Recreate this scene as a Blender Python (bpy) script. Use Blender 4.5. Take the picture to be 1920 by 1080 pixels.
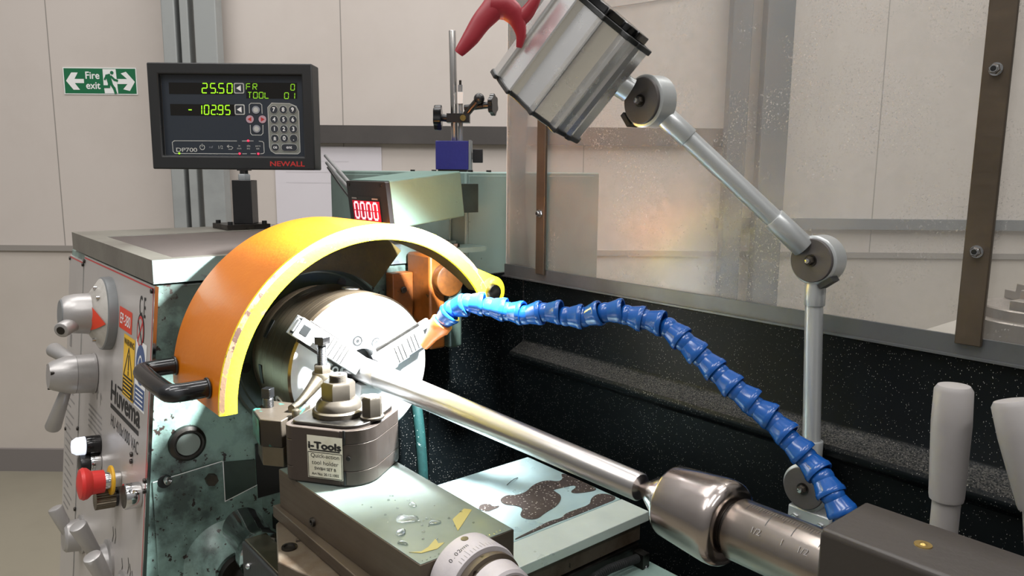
import bpy, bmesh, math, random
from mathutils import Vector, Matrix, Euler
random.seed(7)
V = Vector
PI = math.pi
scene = bpy.context.scene
for o in list(bpy.data.objects):
    bpy.data.objects.remove(o)

# ------------------------------------------------------------------ camera
cam_data = bpy.data.cameras.new('camera')
cam_data.sensor_width = 36.0
cam_data.lens = 36.0 * 1400.0 / 1920.0
cam_data.clip_start = 0.02
cam = bpy.data.objects.new('camera', cam_data)
scene.collection.objects.link(cam)
CAM = V((0.88308776, -0.47354672, 1.36693899))
cam.matrix_world = Matrix(((0.63944665, -0.12463791, 0.75866552, CAM.x),
                           (0.76878755, 0.0926384, -0.63275891, CAM.y),
                           (0.00858419, 0.98786817, 0.15505738, CAM.z),
                           (0, 0, 0, 1)))
scene.camera = cam

# ------------------------------------------------------------------ world, lights, exposure
scene.view_settings.view_transform = 'Standard'
scene.view_settings.look = 'None'
scene.view_settings.gamma = 1.0
scene.view_settings.use_curve_mapping = False
scene.view_settings.exposure = 0.0
world = bpy.data.worlds.new('workshop_ambient')
scene.world = world
world.use_nodes = True
bg = world.node_tree.nodes['Background']
bg.inputs['Color'].default_value = (1.0, 0.985, 0.965, 1)
bg.inputs['Strength'].default_value = 0.78
_nt = world.node_tree                             # light ceiling above, darker machines and floor below
_tc = _nt.nodes.new('ShaderNodeTexCoord')
_sx = _nt.nodes.new('ShaderNodeSeparateXYZ')
_mr = _nt.nodes.new('ShaderNodeMapRange')
_rp = _nt.nodes.new('ShaderNodeValToRGB')
_nt.links.new(_tc.outputs['Generated'], _sx.inputs[0])
_mr.inputs['From Min'].default_value = -1.0
_nt.links.new(_sx.outputs['Z'], _mr.inputs['Value'])
_nt.links.new(_mr.outputs['Result'], _rp.inputs['Fac'])
for _p, _c in ((0.30, 0.13), (0.50, 0.27), (0.62, 0.36), (1.0, 0.58)):
    _e = _rp.color_ramp.elements.new(_p)
    _e.color = (_c, _c * 0.985, _c * 0.965, 1)
_rp.color_ramp.elements[0].color = (0.13, 0.128, 0.125, 1)
_rp.color_ramp.elements[-1].color = (0.58, 0.57, 0.56, 1)
_nt.links.new(_rp.outputs['Color'], bg.inputs['Color'])

FH = V((-0.768, 0.6405, 0.0)).normalized()      # away from the camera, level
RH = V((0.6405, 0.768, 0.0)).normalized()       # along the far wall
GROUND = V((CAM.x, CAM.y, 0))
WALL_D = 3.23


def wall_pt(s, z, off=0.0):
    p = GROUND + RH * s + FH * (WALL_D - off)
    return V((p.x, p.y, z))


def area_light(name, loc, target, sx, sy, power, color):
    l = bpy.data.lights.new(name, 'AREA')
    l.shape = 'RECTANGLE'
    l.size, l.size_y = sx, sy
    l.energy = power
    l.color = color
    o = bpy.data.objects.new(name, l)
    o.location = loc
    d = (V(target) - V(loc)).normalized()
    o.rotation_euler = d.to_track_quat('-Z', 'Y').to_euler()
    scene.collection.objects.link(o)
    return o


# rows of fluorescent ceiling fittings of the hall
TUBE = (1.0, 0.972, 0.952)
for k, (lx, ly) in enumerate([(-1.2, 0.3), (0.9, -1.4), (1.3, 1.6), (-0.4, -2.4), (0.1, 2.0), (3.0, -0.6)]):
    area_light('ceiling_light_%d' % k, (lx, ly, 4.2), (lx, ly, 0), 0.35, 2.2, 46, TUBE)


# ------------------------------------------------------------------ helpers
def srgb(h):
    h = h.lstrip('#')
    out = []
    for i in (0, 2, 4):
        c = int(h[i:i + 2], 16) / 255.0
        out.append(c / 12.92 if c <= 0.04045 else ((c + 0.055) / 1.055) ** 2.4)
    return (out[0], out[1], out[2], 1.0)


def new_mat(name):
    m = bpy.data.materials.new(name)
    m.use_nodes = True
    nt = m.node_tree
    b = nt.nodes['Principled BSDF']
    return m, nt, b


def noise(nt, scale, detail=4.0, rough=0.6, vec=None):
    n = nt.nodes.new('ShaderNodeTexNoise')
    n.inputs['Scale'].default_value = scale
    n.inputs['Detail'].default_value = detail
    n.inputs['Roughness'].default_value = rough
    if vec is not None:
        nt.links.new(vec, n.inputs['Vector'])
    return n.outputs['Fac']


def ramp(nt, fac, stops):
    r = nt.nodes.new('ShaderNodeValToRGB')
    els = r.color_ramp.elements
    while len(els) < len(stops):
        els.new(0.5)
    for e, (p, c) in zip(els, stops):
        e.position = p
        e.color = c if len(c) == 4 else (c[0], c[1], c[2], 1)
    nt.links.new(fac, r.inputs['Fac'])
    return r.outputs['Color']


def mix(nt, fac, a, b):
    m = nt.nodes.new('ShaderNodeMix')
    m.data_type = 'RGBA'
    for sock, val in ((m.inputs[0], fac), (m.inputs[6], a), (m.inputs[7], b)):
        if hasattr(val, 'links') or hasattr(val, 'is_output'):
            nt.links.new(val, sock)
        else:
            sock.default_value = val
    return m.outputs[2]


def coord(nt, scale=(1, 1, 1), rot=(0, 0, 0)):
    t = nt.nodes.new('ShaderNodeTexCoord')
    mp = nt.nodes.new('ShaderNodeMapping')
    mp.inputs['Scale'].default_value = scale
    mp.inputs['Rotation'].default_value = rot
    nt.links.new(t.outputs['Object'], mp.inputs['Vector'])
    return mp.outputs['Vector']


W1, B1 = (1, 1, 1, 1), (0, 0, 0, 1)


def paint(name, col, rough=0.45, dirt=None, amount=0.5, scale=9.0, metallic=0.0, spots=None, spot_level=0.66,
          spot_scale=60.0, bump=0.03, coat=0.0, spec=0.5, dlo=0.46, dhi=0.72):
    m, nt, b = new_mat(name)
    vec = coord(nt)
    c = srgb(col)
    out = None
    if dirt:
        f = noise(nt, scale, 8.0, 0.65, vec)
        f = ramp(nt, f, [(dlo, B1), (dhi, (amount, amount, amount, 1))])
        out = mix(nt, f, c, srgb(dirt))
    if spots:
        f2 = noise(nt, spot_scale, 3.0, 0.6, vec)
        f2 = ramp(nt, f2, [(spot_level, B1), (spot_level + 0.03, W1)])
        out = mix(nt, f2, out if out is not None else c, srgb(spots))
    if out is not None:
        nt.links.new(out, b.inputs['Base Color'])
    else:
        b.inputs['Base Color'].default_value = c
    b.inputs['Roughness'].default_value = rough
    b.inputs['Metallic'].default_value = metallic
    b.inputs['Specular IOR Level'].default_value = spec
    b.inputs['Coat Weight'].default_value = coat
    if bump:
        bp = nt.nodes.new('ShaderNodeBump')
        bp.inputs['Strength'].default_value = bump * 4
        bp.inputs['Distance'].default_value = 0.002
        nt.links.new(noise(nt, 160.0, 3.0, 0.6, vec), bp.inputs['Height'])
        nt.links.new(bp.outputs['Normal'], b.inputs['Normal'])
    return m


def metal(name, col, rough=0.25, stretch=(1, 1, 1), nscale=60.0, rvar=0.12, dark='#4a4541', damount=0.35, dscale=14.0, bump=0.02, metallic=1.0, turned=0.0):
    m, nt, b = new_mat(name)
    if turned:                                    # lathe-turned: fine rings about the spindle axis
        tg = nt.nodes.new('ShaderNodeTangent')
        tg.direction_type = 'RADIAL'
        tg.axis = 'X'
        nt.links.new(tg.outputs[0], b.inputs['Tangent'])
        b.inputs['Anisotropic'].default_value = turned
        b.inputs['Anisotropic Rotation'].default_value = 0.25
    vec = coord(nt)
    f = noise(nt, dscale, 7.0, 0.65, vec)
    f = ramp(nt, f, [(0.45, B1), (0.75, (damount, damount, damount, 1))])
    nt.links.new(mix(nt, f, srgb(col), srgb(dark)), b.inputs['Base Color'])
    sv = coord(nt, stretch)
    g = noise(nt, nscale, 3.0, 0.6, sv)
    r = ramp(nt, g, [(0.3, (max(rough - rvar, 0.03),) * 3), (0.7, (rough + rvar,) * 3)])
    nt.links.new(r, b.inputs['Roughness'])
    b.inputs['Metallic'].default_value = metallic
    if bump:
        bp = nt.nodes.new('ShaderNodeBump')
        bp.inputs['Strength'].default_value = bump * 4
        bp.inputs['Distance'].default_value = 0.001
        nt.links.new(g, bp.inputs['Height'])
        nt.links.new(bp.outputs['Normal'], b.inputs['Normal'])
    return m


def glow(name, col, strength):
    m, nt, b = new_mat(name)
    b.inputs['Base Color'].default_value = srgb(col)
    b.inputs['Emission Color'].default_value = srgb(col)
    b.inputs['Emission Strength'].default_value = strength
    return m


def flat(name, col, rough=0.5, metallic=0.0, spec=0.5):
    m, nt, b = new_mat(name)
    b.inputs['Base Color'].default_value = srgb(col)
    b.inputs['Roughness'].default_value = rough
    b.inputs['Metallic'].default_value = metallic
    b.inputs['Specular IOR Level'].default_value = spec
    return m


class MB:
    """collects geometry and links it as one mesh object"""

    def __init__(self):
        self.v, self.f, self.mi, self.mats = [], [], [], []

    def m(self, mat):
        if mat not in self.mats:
            self.mats.append(mat)
        return self.mats.index(mat)

    def add(self, verts, faces, mat):
        k, i = len(self.v), self.m(mat)
        self.v += [V(p) for p in verts]
        for f in faces:
            self.f.append([k + a for a in f])
            self.mi.append(i)
        return self

    def box(self, lo, hi, mat):
        lo, hi = V(lo), V(hi)
        c = (lo + hi) / 2
        return self.obox(c, (1, 0, 0), (0, 1, 0), (0, 0, 1), hi - lo, mat)

    def obox(self, c, x, y, z, size, mat):
        c, x, y, z = V(c), V(x), V(y), V(z)
        hx, hy, hz = size[0] / 2, size[1] / 2, size[2] / 2
        vs = [c + x * hx * a + y * hy * b + z * hz * d for a in (-1, 1) for b in (-1, 1) for d in (-1, 1)]
        return self.add(vs, [(0, 1, 3, 2), (4, 6, 7, 5), (0, 4, 5, 1), (2, 3, 7, 6), (0, 2, 6, 4), (1, 5, 7, 3)], mat)

    def prism(self, poly, o, u, v, w, d0, d1, mat):
        """polygon in the (u, v) plane at o, extruded along w from d0 to d1"""
        o, u, v, w = V(o), V(u), V(v), V(w)
        n = len(poly)
        vs = [o + u * a + v * b + w * d0 for a, b in poly] + [o + u * a + v * b + w * d1 for a, b in poly]
        fs = [tuple(range(n))[::-1], tuple(range(n, 2 * n))]
        fs += [(i, (i + 1) % n, n + (i + 1) % n, n + i) for i in range(n)]
        return self.add(vs, fs, mat)

    def sheet(self, poly, o, u, v, mat, w=None, off=0.0):
        o, u, v = V(o), V(u), V(v)
        s = V(w) * off if w is not None else V((0, 0, 0))
        return self.add([o + u * a + v * b + s for a, b in poly], [tuple(range(len(poly)))], mat)

    def rev(self, o, axis, prof, mat, seg=40, cap0=True, cap1=True, arc=None, ref=None):
        """profile [(t, r)] turned about the axis through o"""
        o, a = V(o), V(axis).normalized()
        if ref is not None:
            x = (V(ref) - a * V(ref).dot(a)).normalized()
        else:
            x = a.orthogonal().normalized()
        y = a.cross(x)
        vs, fs = [], []
        for t, r in prof:
            for k in range(seg):
                q = 2 * PI * k / seg
                vs.append(o + a * t + (x * math.cos(q) + y * math.sin(q)) * r)
        for i in range(len(prof) - 1):
            for k in range(seg):
                k2 = (k + 1) % seg
                fs.append((i * seg + k, i * seg + k2, (i + 1) * seg + k2, (i + 1) * seg + k))
        if cap0 and prof[0][1] > 1e-6:
            fs.append(tuple(range(seg))[::-1])
        if cap1 and prof[-1][1] > 1e-6:
            k = (len(prof) - 1) * seg
            fs.append(tuple(range(k, k + seg)))
        return self.add(vs, fs, mat)

    def cyl(self, p0, p1, r0, mat, r1=None, seg=32, bev=0.0):
        p0, p1 = V(p0), V(p1)
        L = (p1 - p0).length
        r1 = r0 if r1 is None else r1
        if bev > 0:
            prof = [(0, r0 - bev), (bev * 0.3, r0 - bev * 0.3), (bev, r0), (L - bev, r1), (L - bev * 0.3, r1 - bev * 0.3), (L, r1 - bev)]
        else:
            prof = [(0, r0), (L, r1)]
        return self.rev(p0, p1 - p0, prof, mat, seg)

    def hexa(self, p0, p1, r, mat, ref=None):
        """hexagonal prism with a chamfered far end"""
        p0, p1 = V(p0), V(p1)
        L = (p1 - p0).length
        return self.rev(p0, p1 - p0, [(0, r), (L - r * 0.16, r), (L, r * 0.86)], mat, 6, ref=ref)

    def tube(self, pts, rad, mat, seg=16, sub=6, flatten=None):
        """smooth tube through pts; rad is one number or one per point"""
        pts = [V(p) for p in pts]
        if not isinstance(rad, (list, tuple)):
            rad = [rad] * len(pts)
        P, R = [], []
        n = len(pts)
        for i in range(n - 1):
            p0, p1, p2, p3 = pts[max(i - 1, 0)], pts[i], pts[i + 1], pts[min(i + 2, n - 1)]
            for k in range(sub):
                t = k / sub
                P.append(0.5 * ((2 * p1) + (p2 - p0) * t + (2 * p0 - 5 * p1 + 4 * p2 - p3) * t * t + (3 * p1 - p0 - 3 * p2 + p3) * t ** 3))
                R.append(rad[i] * (1 - t) + rad[i + 1] * t)
        P.append(pts[-1])
        R.append(rad[-1])
        vs, fs = [], []
        tan = (P[1] - P[0]).normalized()
        x = V(flatten).normalized() if flatten else tan.orthogonal().normalized()
        for i, p in enumerate(P):
            t2 = (P[min(i + 1, len(P) - 1)] - P[max(i - 1, 0)]).normalized()
            if flatten is None:
                x = (x - t2 * x.dot(t2)).normalized()
                y = t2.cross(x)
                sc = 1.0
            else:
                y = t2.cross(x).normalized()
                sc = 0.62
            for k in range(seg):
                q = 2 * PI * k / seg
                vs.append(p + x * math.cos(q) * R[i] * sc + y * math.sin(q) * R[i])
        for i in range(len(P) - 1):
            for k in range(seg):
                k2 = (k + 1) % seg
                fs.append((i * seg + k, i * seg + k2, (i + 1) * seg + k2, (i + 1) * seg + k))
        fs.append(tuple(range(seg))[::-1])
        k = (len(P) - 1) * seg
        fs.append(tuple(range(k, k + seg)))
        return self.add(vs, fs, mat)

    def ball(self, c, r, mat, seg=20, ring=10, sq=(1, 1, 1)):
        c = V(c)
        vs, fs = [], []
        for i in range(ring + 1):
            a = PI * i / ring
            for k in range(seg):
                q = 2 * PI * k / seg
                vs.append(c + V((math.sin(a) * math.cos(q) * r * sq[0], math.sin(a) * math.sin(q) * r * sq[1], math.cos(a) * r * sq[2])))
        for i in range(ring):
            for k in range(seg):
                k2 = (k + 1) % seg
                fs.append((i * seg + k, (i + 1) * seg + k, (i + 1) * seg + k2, i * seg + k2))
        return self.add(vs, fs, mat)

    def bar(self, a, b, w, n, mat, off=0.0):
        """flat stroke from a to b of width w lying in the plane with normal n"""
        a, b, n = V(a), V(b), V(n)
        d = (b - a).normalized()
        s = n.cross(d).normalized() * w / 2
        q = n * off
        return self.add([a - s + q, b - s + q, b + s + q, a + s + q], [(0, 1, 2, 3)], mat)

    def line(self, pts, w, n, mat, closed=False):
        pts = [V(p) for p in pts]
        m = len(pts) if closed else len(pts) - 1
        n = V(n)
        for i in range(m):
            a, b = pts[i], pts[(i + 1) % len(pts)]
            d = (b - a).normalized() * w * 0.45
            self.bar(a - d, b + d, w, n, mat, 0.00002 * (i % 3))
        return self

    def text(self, s, o, u, v, size, mat, align='L', sx=1.0, bold=0.0):
        vs, fs, wd = text_geo(s)
        o, u, v = V(o), V(u), V(v)
        x0 = {'L': 0, 'C': -wd / 2, 'R': -wd}[align]
        k = size / 0.7
        offs = [(0, 0)] if not bold else [(0, 0), (bold, 0), (-bold, 0), (0, bold), (0, -bold)]
        w = u.cross(v)
        for i, (bx, by) in enumerate(offs):
            self.add([o + u * ((p[0] + x0 + bx) * k * sx) + v * ((p[1] + by) * k) + w * 0.00002 * i for p in vs], fs, mat)
        return self

    def build(self, name, parent=None, smooth=38.0, bev=0.0, bseg=2):
        me = bpy.data.meshes.new(name)
        me.from_pydata([tuple(p) for p in self.v], [], self.f)
        for mt in self.mats:
            me.materials.append(mt)
        me.polygons.foreach_set('material_index', self.mi)
        bm = bmesh.new()
        bm.from_mesh(me)
        bmesh.ops.recalc_face_normals(bm, faces=bm.faces)
        lim = math.radians(smooth)
        for f in bm.faces:
            f.smooth = True
        for e in bm.edges:
            if len(e.link_faces) == 2:
                e.smooth = e.calc_face_angle(0.0) < lim
        bm.to_mesh(me)
        bm.free()
        o = bpy.data.objects.new(name, me)
        scene.collection.objects.link(o)
        if bev:
            md = o.modifiers.new('edge', 'BEVEL')
            md.width = bev
            md.segments = bseg
            md.limit_method = 'ANGLE'
            md.angle_limit = math.radians(40)
        if parent is not None:
            o.parent = parent
            o.matrix_parent_inverse = base_matrix(parent).inverted()
        return o


def base_matrix(o):
    return Matrix.Translation(o.location) if o.type == 'EMPTY' else Matrix.Identity(4)


_tc = {}


def text_geo(s):
    if s not in _tc:
        cu = bpy.data.curves.new('tmp', 'FONT')
        cu.body = s
        cu.size = 1.0
        ob = bpy.data.objects.new('tmp', cu)
        scene.collection.objects.link(ob)
        dg = bpy.context.evaluated_depsgraph_get()
        dg.update()
        me = bpy.data.meshes.new_from_object(ob.evaluated_get(dg))
        vs = [tuple(p.co) for p in me.vertices]
        fs = [tuple(p.vertices) for p in me.polygons]
        xs = [p[0] for p in vs] or [0]
        mn = min(xs)
        vs = [(p[0] - mn, p[1]) for p in vs]
        _tc[s] = (vs, fs, max(xs) - mn)
        bpy.data.objects.remove(ob)
        bpy.data.meshes.remove(me)
        bpy.data.curves.remove(cu)
    return _tc[s]


def tag(o, label=None, cat=None, group=None, kind=None):
    if label:
        o['label'] = label
    if cat:
        o['category'] = cat
    if group:
        o['group'] = group
    if kind:
        o['kind'] = kind
    return o


def thing(name, loc, label, cat, group=None):
    o = bpy.data.objects.new(name, None)
    o.empty_display_size = 0.03
    o.location = loc
    scene.collection.objects.link(o)
    return tag(o, label, cat, group)


def rounded(w, h, r, n=5, cx=0.0, cy=0.0):
    pts = []
    for sx, sy, a0 in ((1, 1, 0), (-1, 1, 90), (-1, -1, 180), (1, -1, 270)):
        for k in range(n + 1):
            a = math.radians(a0 + 90 * k / n)
            pts.append((cx + sx * (w / 2 - r) + r * math.cos(a), cy + sy * (h / 2 - r) + r * math.sin(a)))
    return pts


def disc(r, n=32, cx=0.0, cy=0.0):
    return [(cx + r * math.cos(2 * PI * k / n), cy + r * math.sin(2 * PI * k / n)) for k in range(n)]


SEG = {'0': 'abcdef', '1': 'bc', '2': 'abged', '3': 'abgcd', '4': 'fgbc', '5': 'afgcd', '6': 'afgedc', '7': 'abc', '8': 'abcdefg',
       '9': 'abcdfg', '-': 'g', 'F': 'afeg', 'L': 'fed', 'T': 'aij', 'O': 'abcdef', 'R': 'abfegk', ' ': ''}


def seg_char(mb, ch, o, u, v, w, h, t, n, mat, slant=0.08):
    """one seven-segment figure, lower left corner at o"""
    def P(a, b):
        return V(o) + V(u) * (a * w + b * h * slant) + V(v) * (b * h)
    S = {'a': ((0, 1), (1, 1)), 'b': ((1, 1), (1, .5)), 'c': ((1, .5), (1, 0)), 'd': ((0, 0), (1, 0)), 'e': ((0, 0), (0, .5)),
         'f': ((0, .5), (0, 1)), 'g': ((0, .5), (1, .5)), 'i': ((.5, 1), (.5, .5)), 'j': ((.5, .5), (.5, 0)), 'k': ((.4, .5), (1, 0))}
    for s in SEG[ch]:
        a, b = S[s]
        A, B = P(*a), P(*b)
        d = (B - A).normalized() * t * 0.25
        mb.bar(A + d, B - d, t, n, mat)


# ------------------------------------------------------------------ materials
M = {}
M['wall'] = paint('wall_panel', '#c6bdb6', 0.5, '#b9afa7', 0.6, 1.6, bump=0.0, spots='#b3a183', spot_level=0.79, spot_scale=9)
M['wall_low'] = paint('wall_lower', '#c0b7ae', 0.5, '#b3aaa0', 0.5, 2.0, bump=0.0)
M['seam'] = flat('seam', '#8f8983', 0.7)
M['skirt'] = flat('skirting', '#77716e', 0.5)
M['floor'] = paint('epoxy_floor', '#857f70', 0.3, '#767062', 0.6, 2.5, bump=0.0)
M['galv'] = metal('galvanised', '#85898b', 0.5, (1, 1, 1), 30, 0.1, '#6c7073', 0.6, 9, 0.0, metallic=0.3)
M['railsteel'] = metal('screen_rail', '#5f6163', 0.45, (1, 1, 1), 30, 0.1, '#484b4d', 0.7, 12, 0.0, metallic=0.4)
M['trunk'] = paint('dark_trunking', '#4a4644', 0.4, '#5a5552', 0.5, 4, bump=0)
M['rail'] = paint('grey_rail', '#6f7274', 0.5, '#626567', 0.5, 4, bump=0)
M['housing'] = paint('display_housing', '#5d7c73', 0.5, '#4f6c63', 0.5, 9, spots='#47564f', spot_level=0.70, spot_scale=130)
M['green'] = paint('machine_green', '#7b918a', 0.42, '#5b6d64', 0.5, 9, spots='#4f5a54', spot_level=0.72, spot_scale=120)
M['greenworn'] = paint('worn_green', '#7c968e', 0.34, '#333b37', 0.9, 8, spots='#2b2320', spot_level=0.62, spot_scale=90, dlo=0.42, dhi=0.60)
M['greendark'] = paint('oily_green', '#36433d', 0.3, '#1a1a17', 0.8, 9)
M['lidpaint'] = paint('lid_grey', '#77746b', 0.38, '#57504a', 0.7, 9, metallic=0.25, spots='#4a4038', spot_level=0.7)
M['lidend'] = paint('lid_end', '#6b7d78', 0.36, '#6a7472', 0.9, 16, spots='#5b6064', spot_level=0.6, spot_scale=22)
M['mat'] = paint('rubber_mat', '#463d38', 0.8, '#38312d', 0.6, 12, spots='#9a9690', spot_level=0.78, spot_scale=140)  # pale specks paint in its glitter
M['fascia'] = paint('silver_fascia', '#c2bdb9', 0.36, '#aaa49f', 0.5, 4, metallic=0.35, bump=0)
M['knob'] = paint('silver_knob', '#a9a6a4', 0.36, '#96928f', 0.4, 14, metallic=0.45)
M['knobedge'] = paint('grey_knob_edge', '#7e8182', 0.4, '#6d6f70', 0.5, 14, metallic=0.2)
M['dialface'] = paint('dial_face', '#c9c5be', 0.38, '#8f877c', 0.6, 18, metallic=0.3)
M['orangeg'] = paint('orange_paint', '#cc7210', 0.36, '#c0640c', 0.6, 8, spots='#8a4210', spot_level=0.8, spot_scale=28, coat=0.1)
M['yellow'] = paint('yellow_paint', '#f2da1e', 0.48, '#e6c816', 0.5, 12, spots='#5a4034', spot_level=0.635, spot_scale=55)
M['rimwear'] = paint('worn_rim_edge', '#e6cf1c', 0.45, '#7d5f54', 0.95, 26, spots='#4f3a32', spot_level=0.57, spot_scale=80, dlo=0.44, dhi=0.50)
M['olive'] = paint('shaded_guard_inside', '#45380f', 0.5, '#15120b', 0.9, 18)  # shadow inside the guard is put into this dark colour
M['holdergreen'] = paint('stained_holder', '#3b342c', 0.45, '#2f2a24', 0.8, 14, metallic=0.4, spots='#2f6a60', spot_level=0.60, spot_scale=26)
M['rust'] = paint('orange_bracket', '#7d4314', 0.42, '#3c220f', 0.8, 16, spots='#2c2620', spot_level=0.66)
M['teal'] = paint('teal_pipe', '#153332', 0.4, '#0d1c1c', 0.8, 30, spots='#b9cfca', spot_level=0.68, spot_scale=160)
M['black'] = paint('black_plastic', '#1d1d1e', 0.32, bump=0.02)
M['blackrub'] = paint('black_gloss', '#151516', 0.16, bump=0)
M['blackmatt'] = paint('black_matt', '#232424', 0.5, bump=0.03)
M['steel'] = metal('turned_steel', '#c9c6c3', 0.25, (1, 1, 1), 30.0, 0.03, '#a8a29c', 0.35, 20, bump=0.0)
M['barsteel'] = metal('bar_steel', '#c4c0be', 0.33, (1, 1, 1), 30.0, 0.02, '#b0a8a2', 0.3, 10, bump=0.0, turned=0.75)
M['quill'] = metal('quill_steel', '#aaa199', 0.24, (1, 1, 1), 30.0, 0.03, '#8b7e70', 0.5, 12, bump=0.0, turned=0.5)
M['centre'] = metal('centre_steel', '#b0a7a2', 0.2, (1, 1, 1), 30.0, 0.03, '#877a74', 0.4, 14, bump=0.0, turned=0.4)
M['chuckface'] = metal('chuck_face', '#d0d2d4', 0.5, (1, 1, 1), 160, 0.06, '#c0c2c4', 0.4, 40, bump=0.0, metallic=0.55)
M['chuckside'] = metal('chuck_side', '#8d7d69', 0.3, (300, 1, 1), 1.0, 0.04, '#4a4136', 0.7, 8, bump=0.0, turned=0.6)
M['darksteel'] = metal('dark_steel', '#4a4744', 0.36, (1, 1, 1), 60, 0.1, '#2a2826', 0.5, 16)
M['ground'] = metal('ground_steel', '#7d7566', 0.36, (1, 1, 1), 40, 0.1, '#544c3e', 0.55, 9)
M['slideside'] = metal('slide_side', '#5c5145', 0.45, (1, 60, 60), 2, 0.1, '#40372c', 0.7, 7, bump=0.0, metallic=0.5)
M['slidetop'] = metal('slide_top', '#6a756f', 0.45, (1, 1, 1), 30, 0.1, '#5f6962', 0.6, 14, bump=0.0, metallic=0.3)
M['postbody'] = metal('post_body', '#4f4641', 0.4, (40, 40, 1), 4, 0.1, '#3e3731', 0.7, 12, bump=0.0, metallic=0.6)
M['plate'] = metal('slide_plate', '#b4cfd2', 0.33, (1, 1, 1), 26, 0.1, '#9fb3ae', 0.5, 9, metallic=0.4)
M['nut'] = metal('nut_steel', '#4d473f', 0.45, (1, 1, 1), 40, 0.08, '#4a433b', 0.7, 40, bump=0.0, metallic=0.7)
M['nutdark'] = metal('black_bolt', '#5c5c5d', 0.3, (1, 1, 1), 40, 0.1, '#333334', 0.5, 40)
M['chrome'] = metal('chrome', '#d2d2d2', 0.1, (1, 1, 1), 40, 0.04, '#8a8a8a', 0.2, 20, 0.0)
M['alu'] = metal('lamp_aluminium', '#f0efee', 0.26, (1, 1, 1), 50, 0.02, '#dddcda', 0.3, 8, 0.0, metallic=0.85)
M['armpaint'] = paint('silver_arm', '#b9bcbc', 0.3, '#a3a8a8', 0.4, 12, metallic=0.45, spots='#5d5f60', spot_level=0.78, spot_scale=30, bump=0)
M['uprightpale'] = paint('upright_pale', '#979a99', 0.5, '#7d8080', 0.6, 5, bump=0)
M['upright'] = paint('upright_grey', '#5f6366', 0.5, '#54585b', 0.6, 6, bump=0)
M['discgrey'] = paint('joint_cap', '#4d4846', 0.5, '#3c3836', 0.5, 30)
M['tealstain'] = paint('teal_stain', '#3f7d72', 0.5, '#3a342b', 0.9, 40, dlo=0.45, dhi=0.62)
M['rustdark'] = paint('dark_orange_boss', '#5c3512', 0.42, '#2c1a0c', 0.8, 40)
M['red'] = paint('red_plastic', '#8f1b28', 0.42, bump=0.02)
M['estop'] = paint('estop_red', '#cc2f2b', 0.4, bump=0)
M['redlabel'] = flat('red_label', '#d8452c', 0.45)
M['redpaint'] = flat('red_print', '#c23a3a', 0.5)
M['white'] = flat('white_print', '#e8e8e6', 0.5)
M['ink'] = flat('black_print', '#1c1b1b', 0.5)
M['greyink'] = flat('grey_print', '#8b8784', 0.5)
M['warn'] = flat('warning_yellow', '#e9b921', 0.4)
M['ybrass'] = flat('yellow_ring', '#d9a722', 0.4)
M['signblue'] = flat('sign_blue', '#3c5583', 0.4)
M['navy'] = paint('navy_block', '#2b2a78', 0.42, '#25246a', 0.4, 20, spots='#8e8fb4', spot_level=0.74, spot_scale=70)
M['brass'] = metal('brass', '#b59a5c', 0.3, (1, 1, 1), 40, 0.1, '#6f5a30', 0.4, 30)
M['tailblack'] = paint('tailstock_paint', '#332e2a', 0.45, '#2b2623', 0.6, 14, spots='#7d756b', spot_level=0.78, spot_scale=70)
M['rustbolt'] = paint('rusty_steel', '#5b5145', 0.5, '#38240f', 0.95, 16, metallic=0.3, spots='#241910', spot_level=0.66)
M['dro'] = paint('dro_case', '#202122', 0.5, bump=0.02)
M['dropanel'] = flat('dro_panel', '#2d333b', 0.35)
M['window'] = flat('dro_window', '#171512', 0.12)
M['panelgrey'] = flat('panel_grey', '#b9bab4', 0.5)
M['keypad'] = flat('keypad_field', '#7d8078', 0.5)
M['keyblack'] = flat('key_dark', '#30343a', 0.45)
M['keypink'] = flat('key_pink', '#b596a0', 0.5)
M['keygrey'] = flat('key_grey', '#8d9097', 0.5)
M['led_green'] = glow('green_segments', '#9ae01c', 0.8)
M['led_dim'] = glow('green_text_segments', '#7cba1c', 0.5)
M['led_red'] = glow('red_led', '#ff2a48', 2.0)
M['led_redwin'] = glow('red_window', '#b00828', 0.55)
M['led_white'] = glow('bright_red_segments', '#ffccd4', 1.3)
M['led_lamp'] = glow('white_lens', '#e6eeff', 0.9)
M['newall'] = flat('red_name', '#b92f2c', 0.5)
M['signgreen'] = flat('exit_green', '#1e6a45', 0.3)
M['paper'] = paint('white_board', '#d3ced3', 0.5, '#c8c2c8', 0.4, 4, bump=0)
M['hose'] = paint('blue_hose', '#17509a', 0.2, '#174f92', 0.5, 30, bump=0, spec=0.55)
M['nozzle'] = paint('orange_nozzle', '#dd7a35', 0.36, '#c9682a', 0.4, 40, bump=0)
M['lever'] = paint('lever_grey', '#938f8d', 0.5, '#86827f', 0.5, 20, bump=0.01)
M['dialgrey'] = paint('dial_grey', '#b3adae', 0.45, '#8d8788', 0.5, 16, spots='#5f5a5a', spot_level=0.75)
M['tape'] = flat('yellow_tape', '#9c9150', 0.5)
M['label'] = paint('paper_label', '#c9c4b2', 0.55, '#a9a288', 0.6, 60, bump=0)
M['cable'] = flat('black_cable', '#1a1a1a', 0.35)
M['cablewht'] = flat('braided_cable', '#7d7d7d', 0.4)
M['bench'] = paint('bench_top', '#a09a92', 0.5, '#857e76', 0.6, 6)
M['sparechuck'] = metal('spare_chuck_iron', '#8f8780', 0.4, (1, 1, 1), 30, 0.1, '#675e55', 0.6, 10, metallic=0.6)
M['rubberblack'] = flat('black_rubber', '#121313', 0.4)


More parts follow.
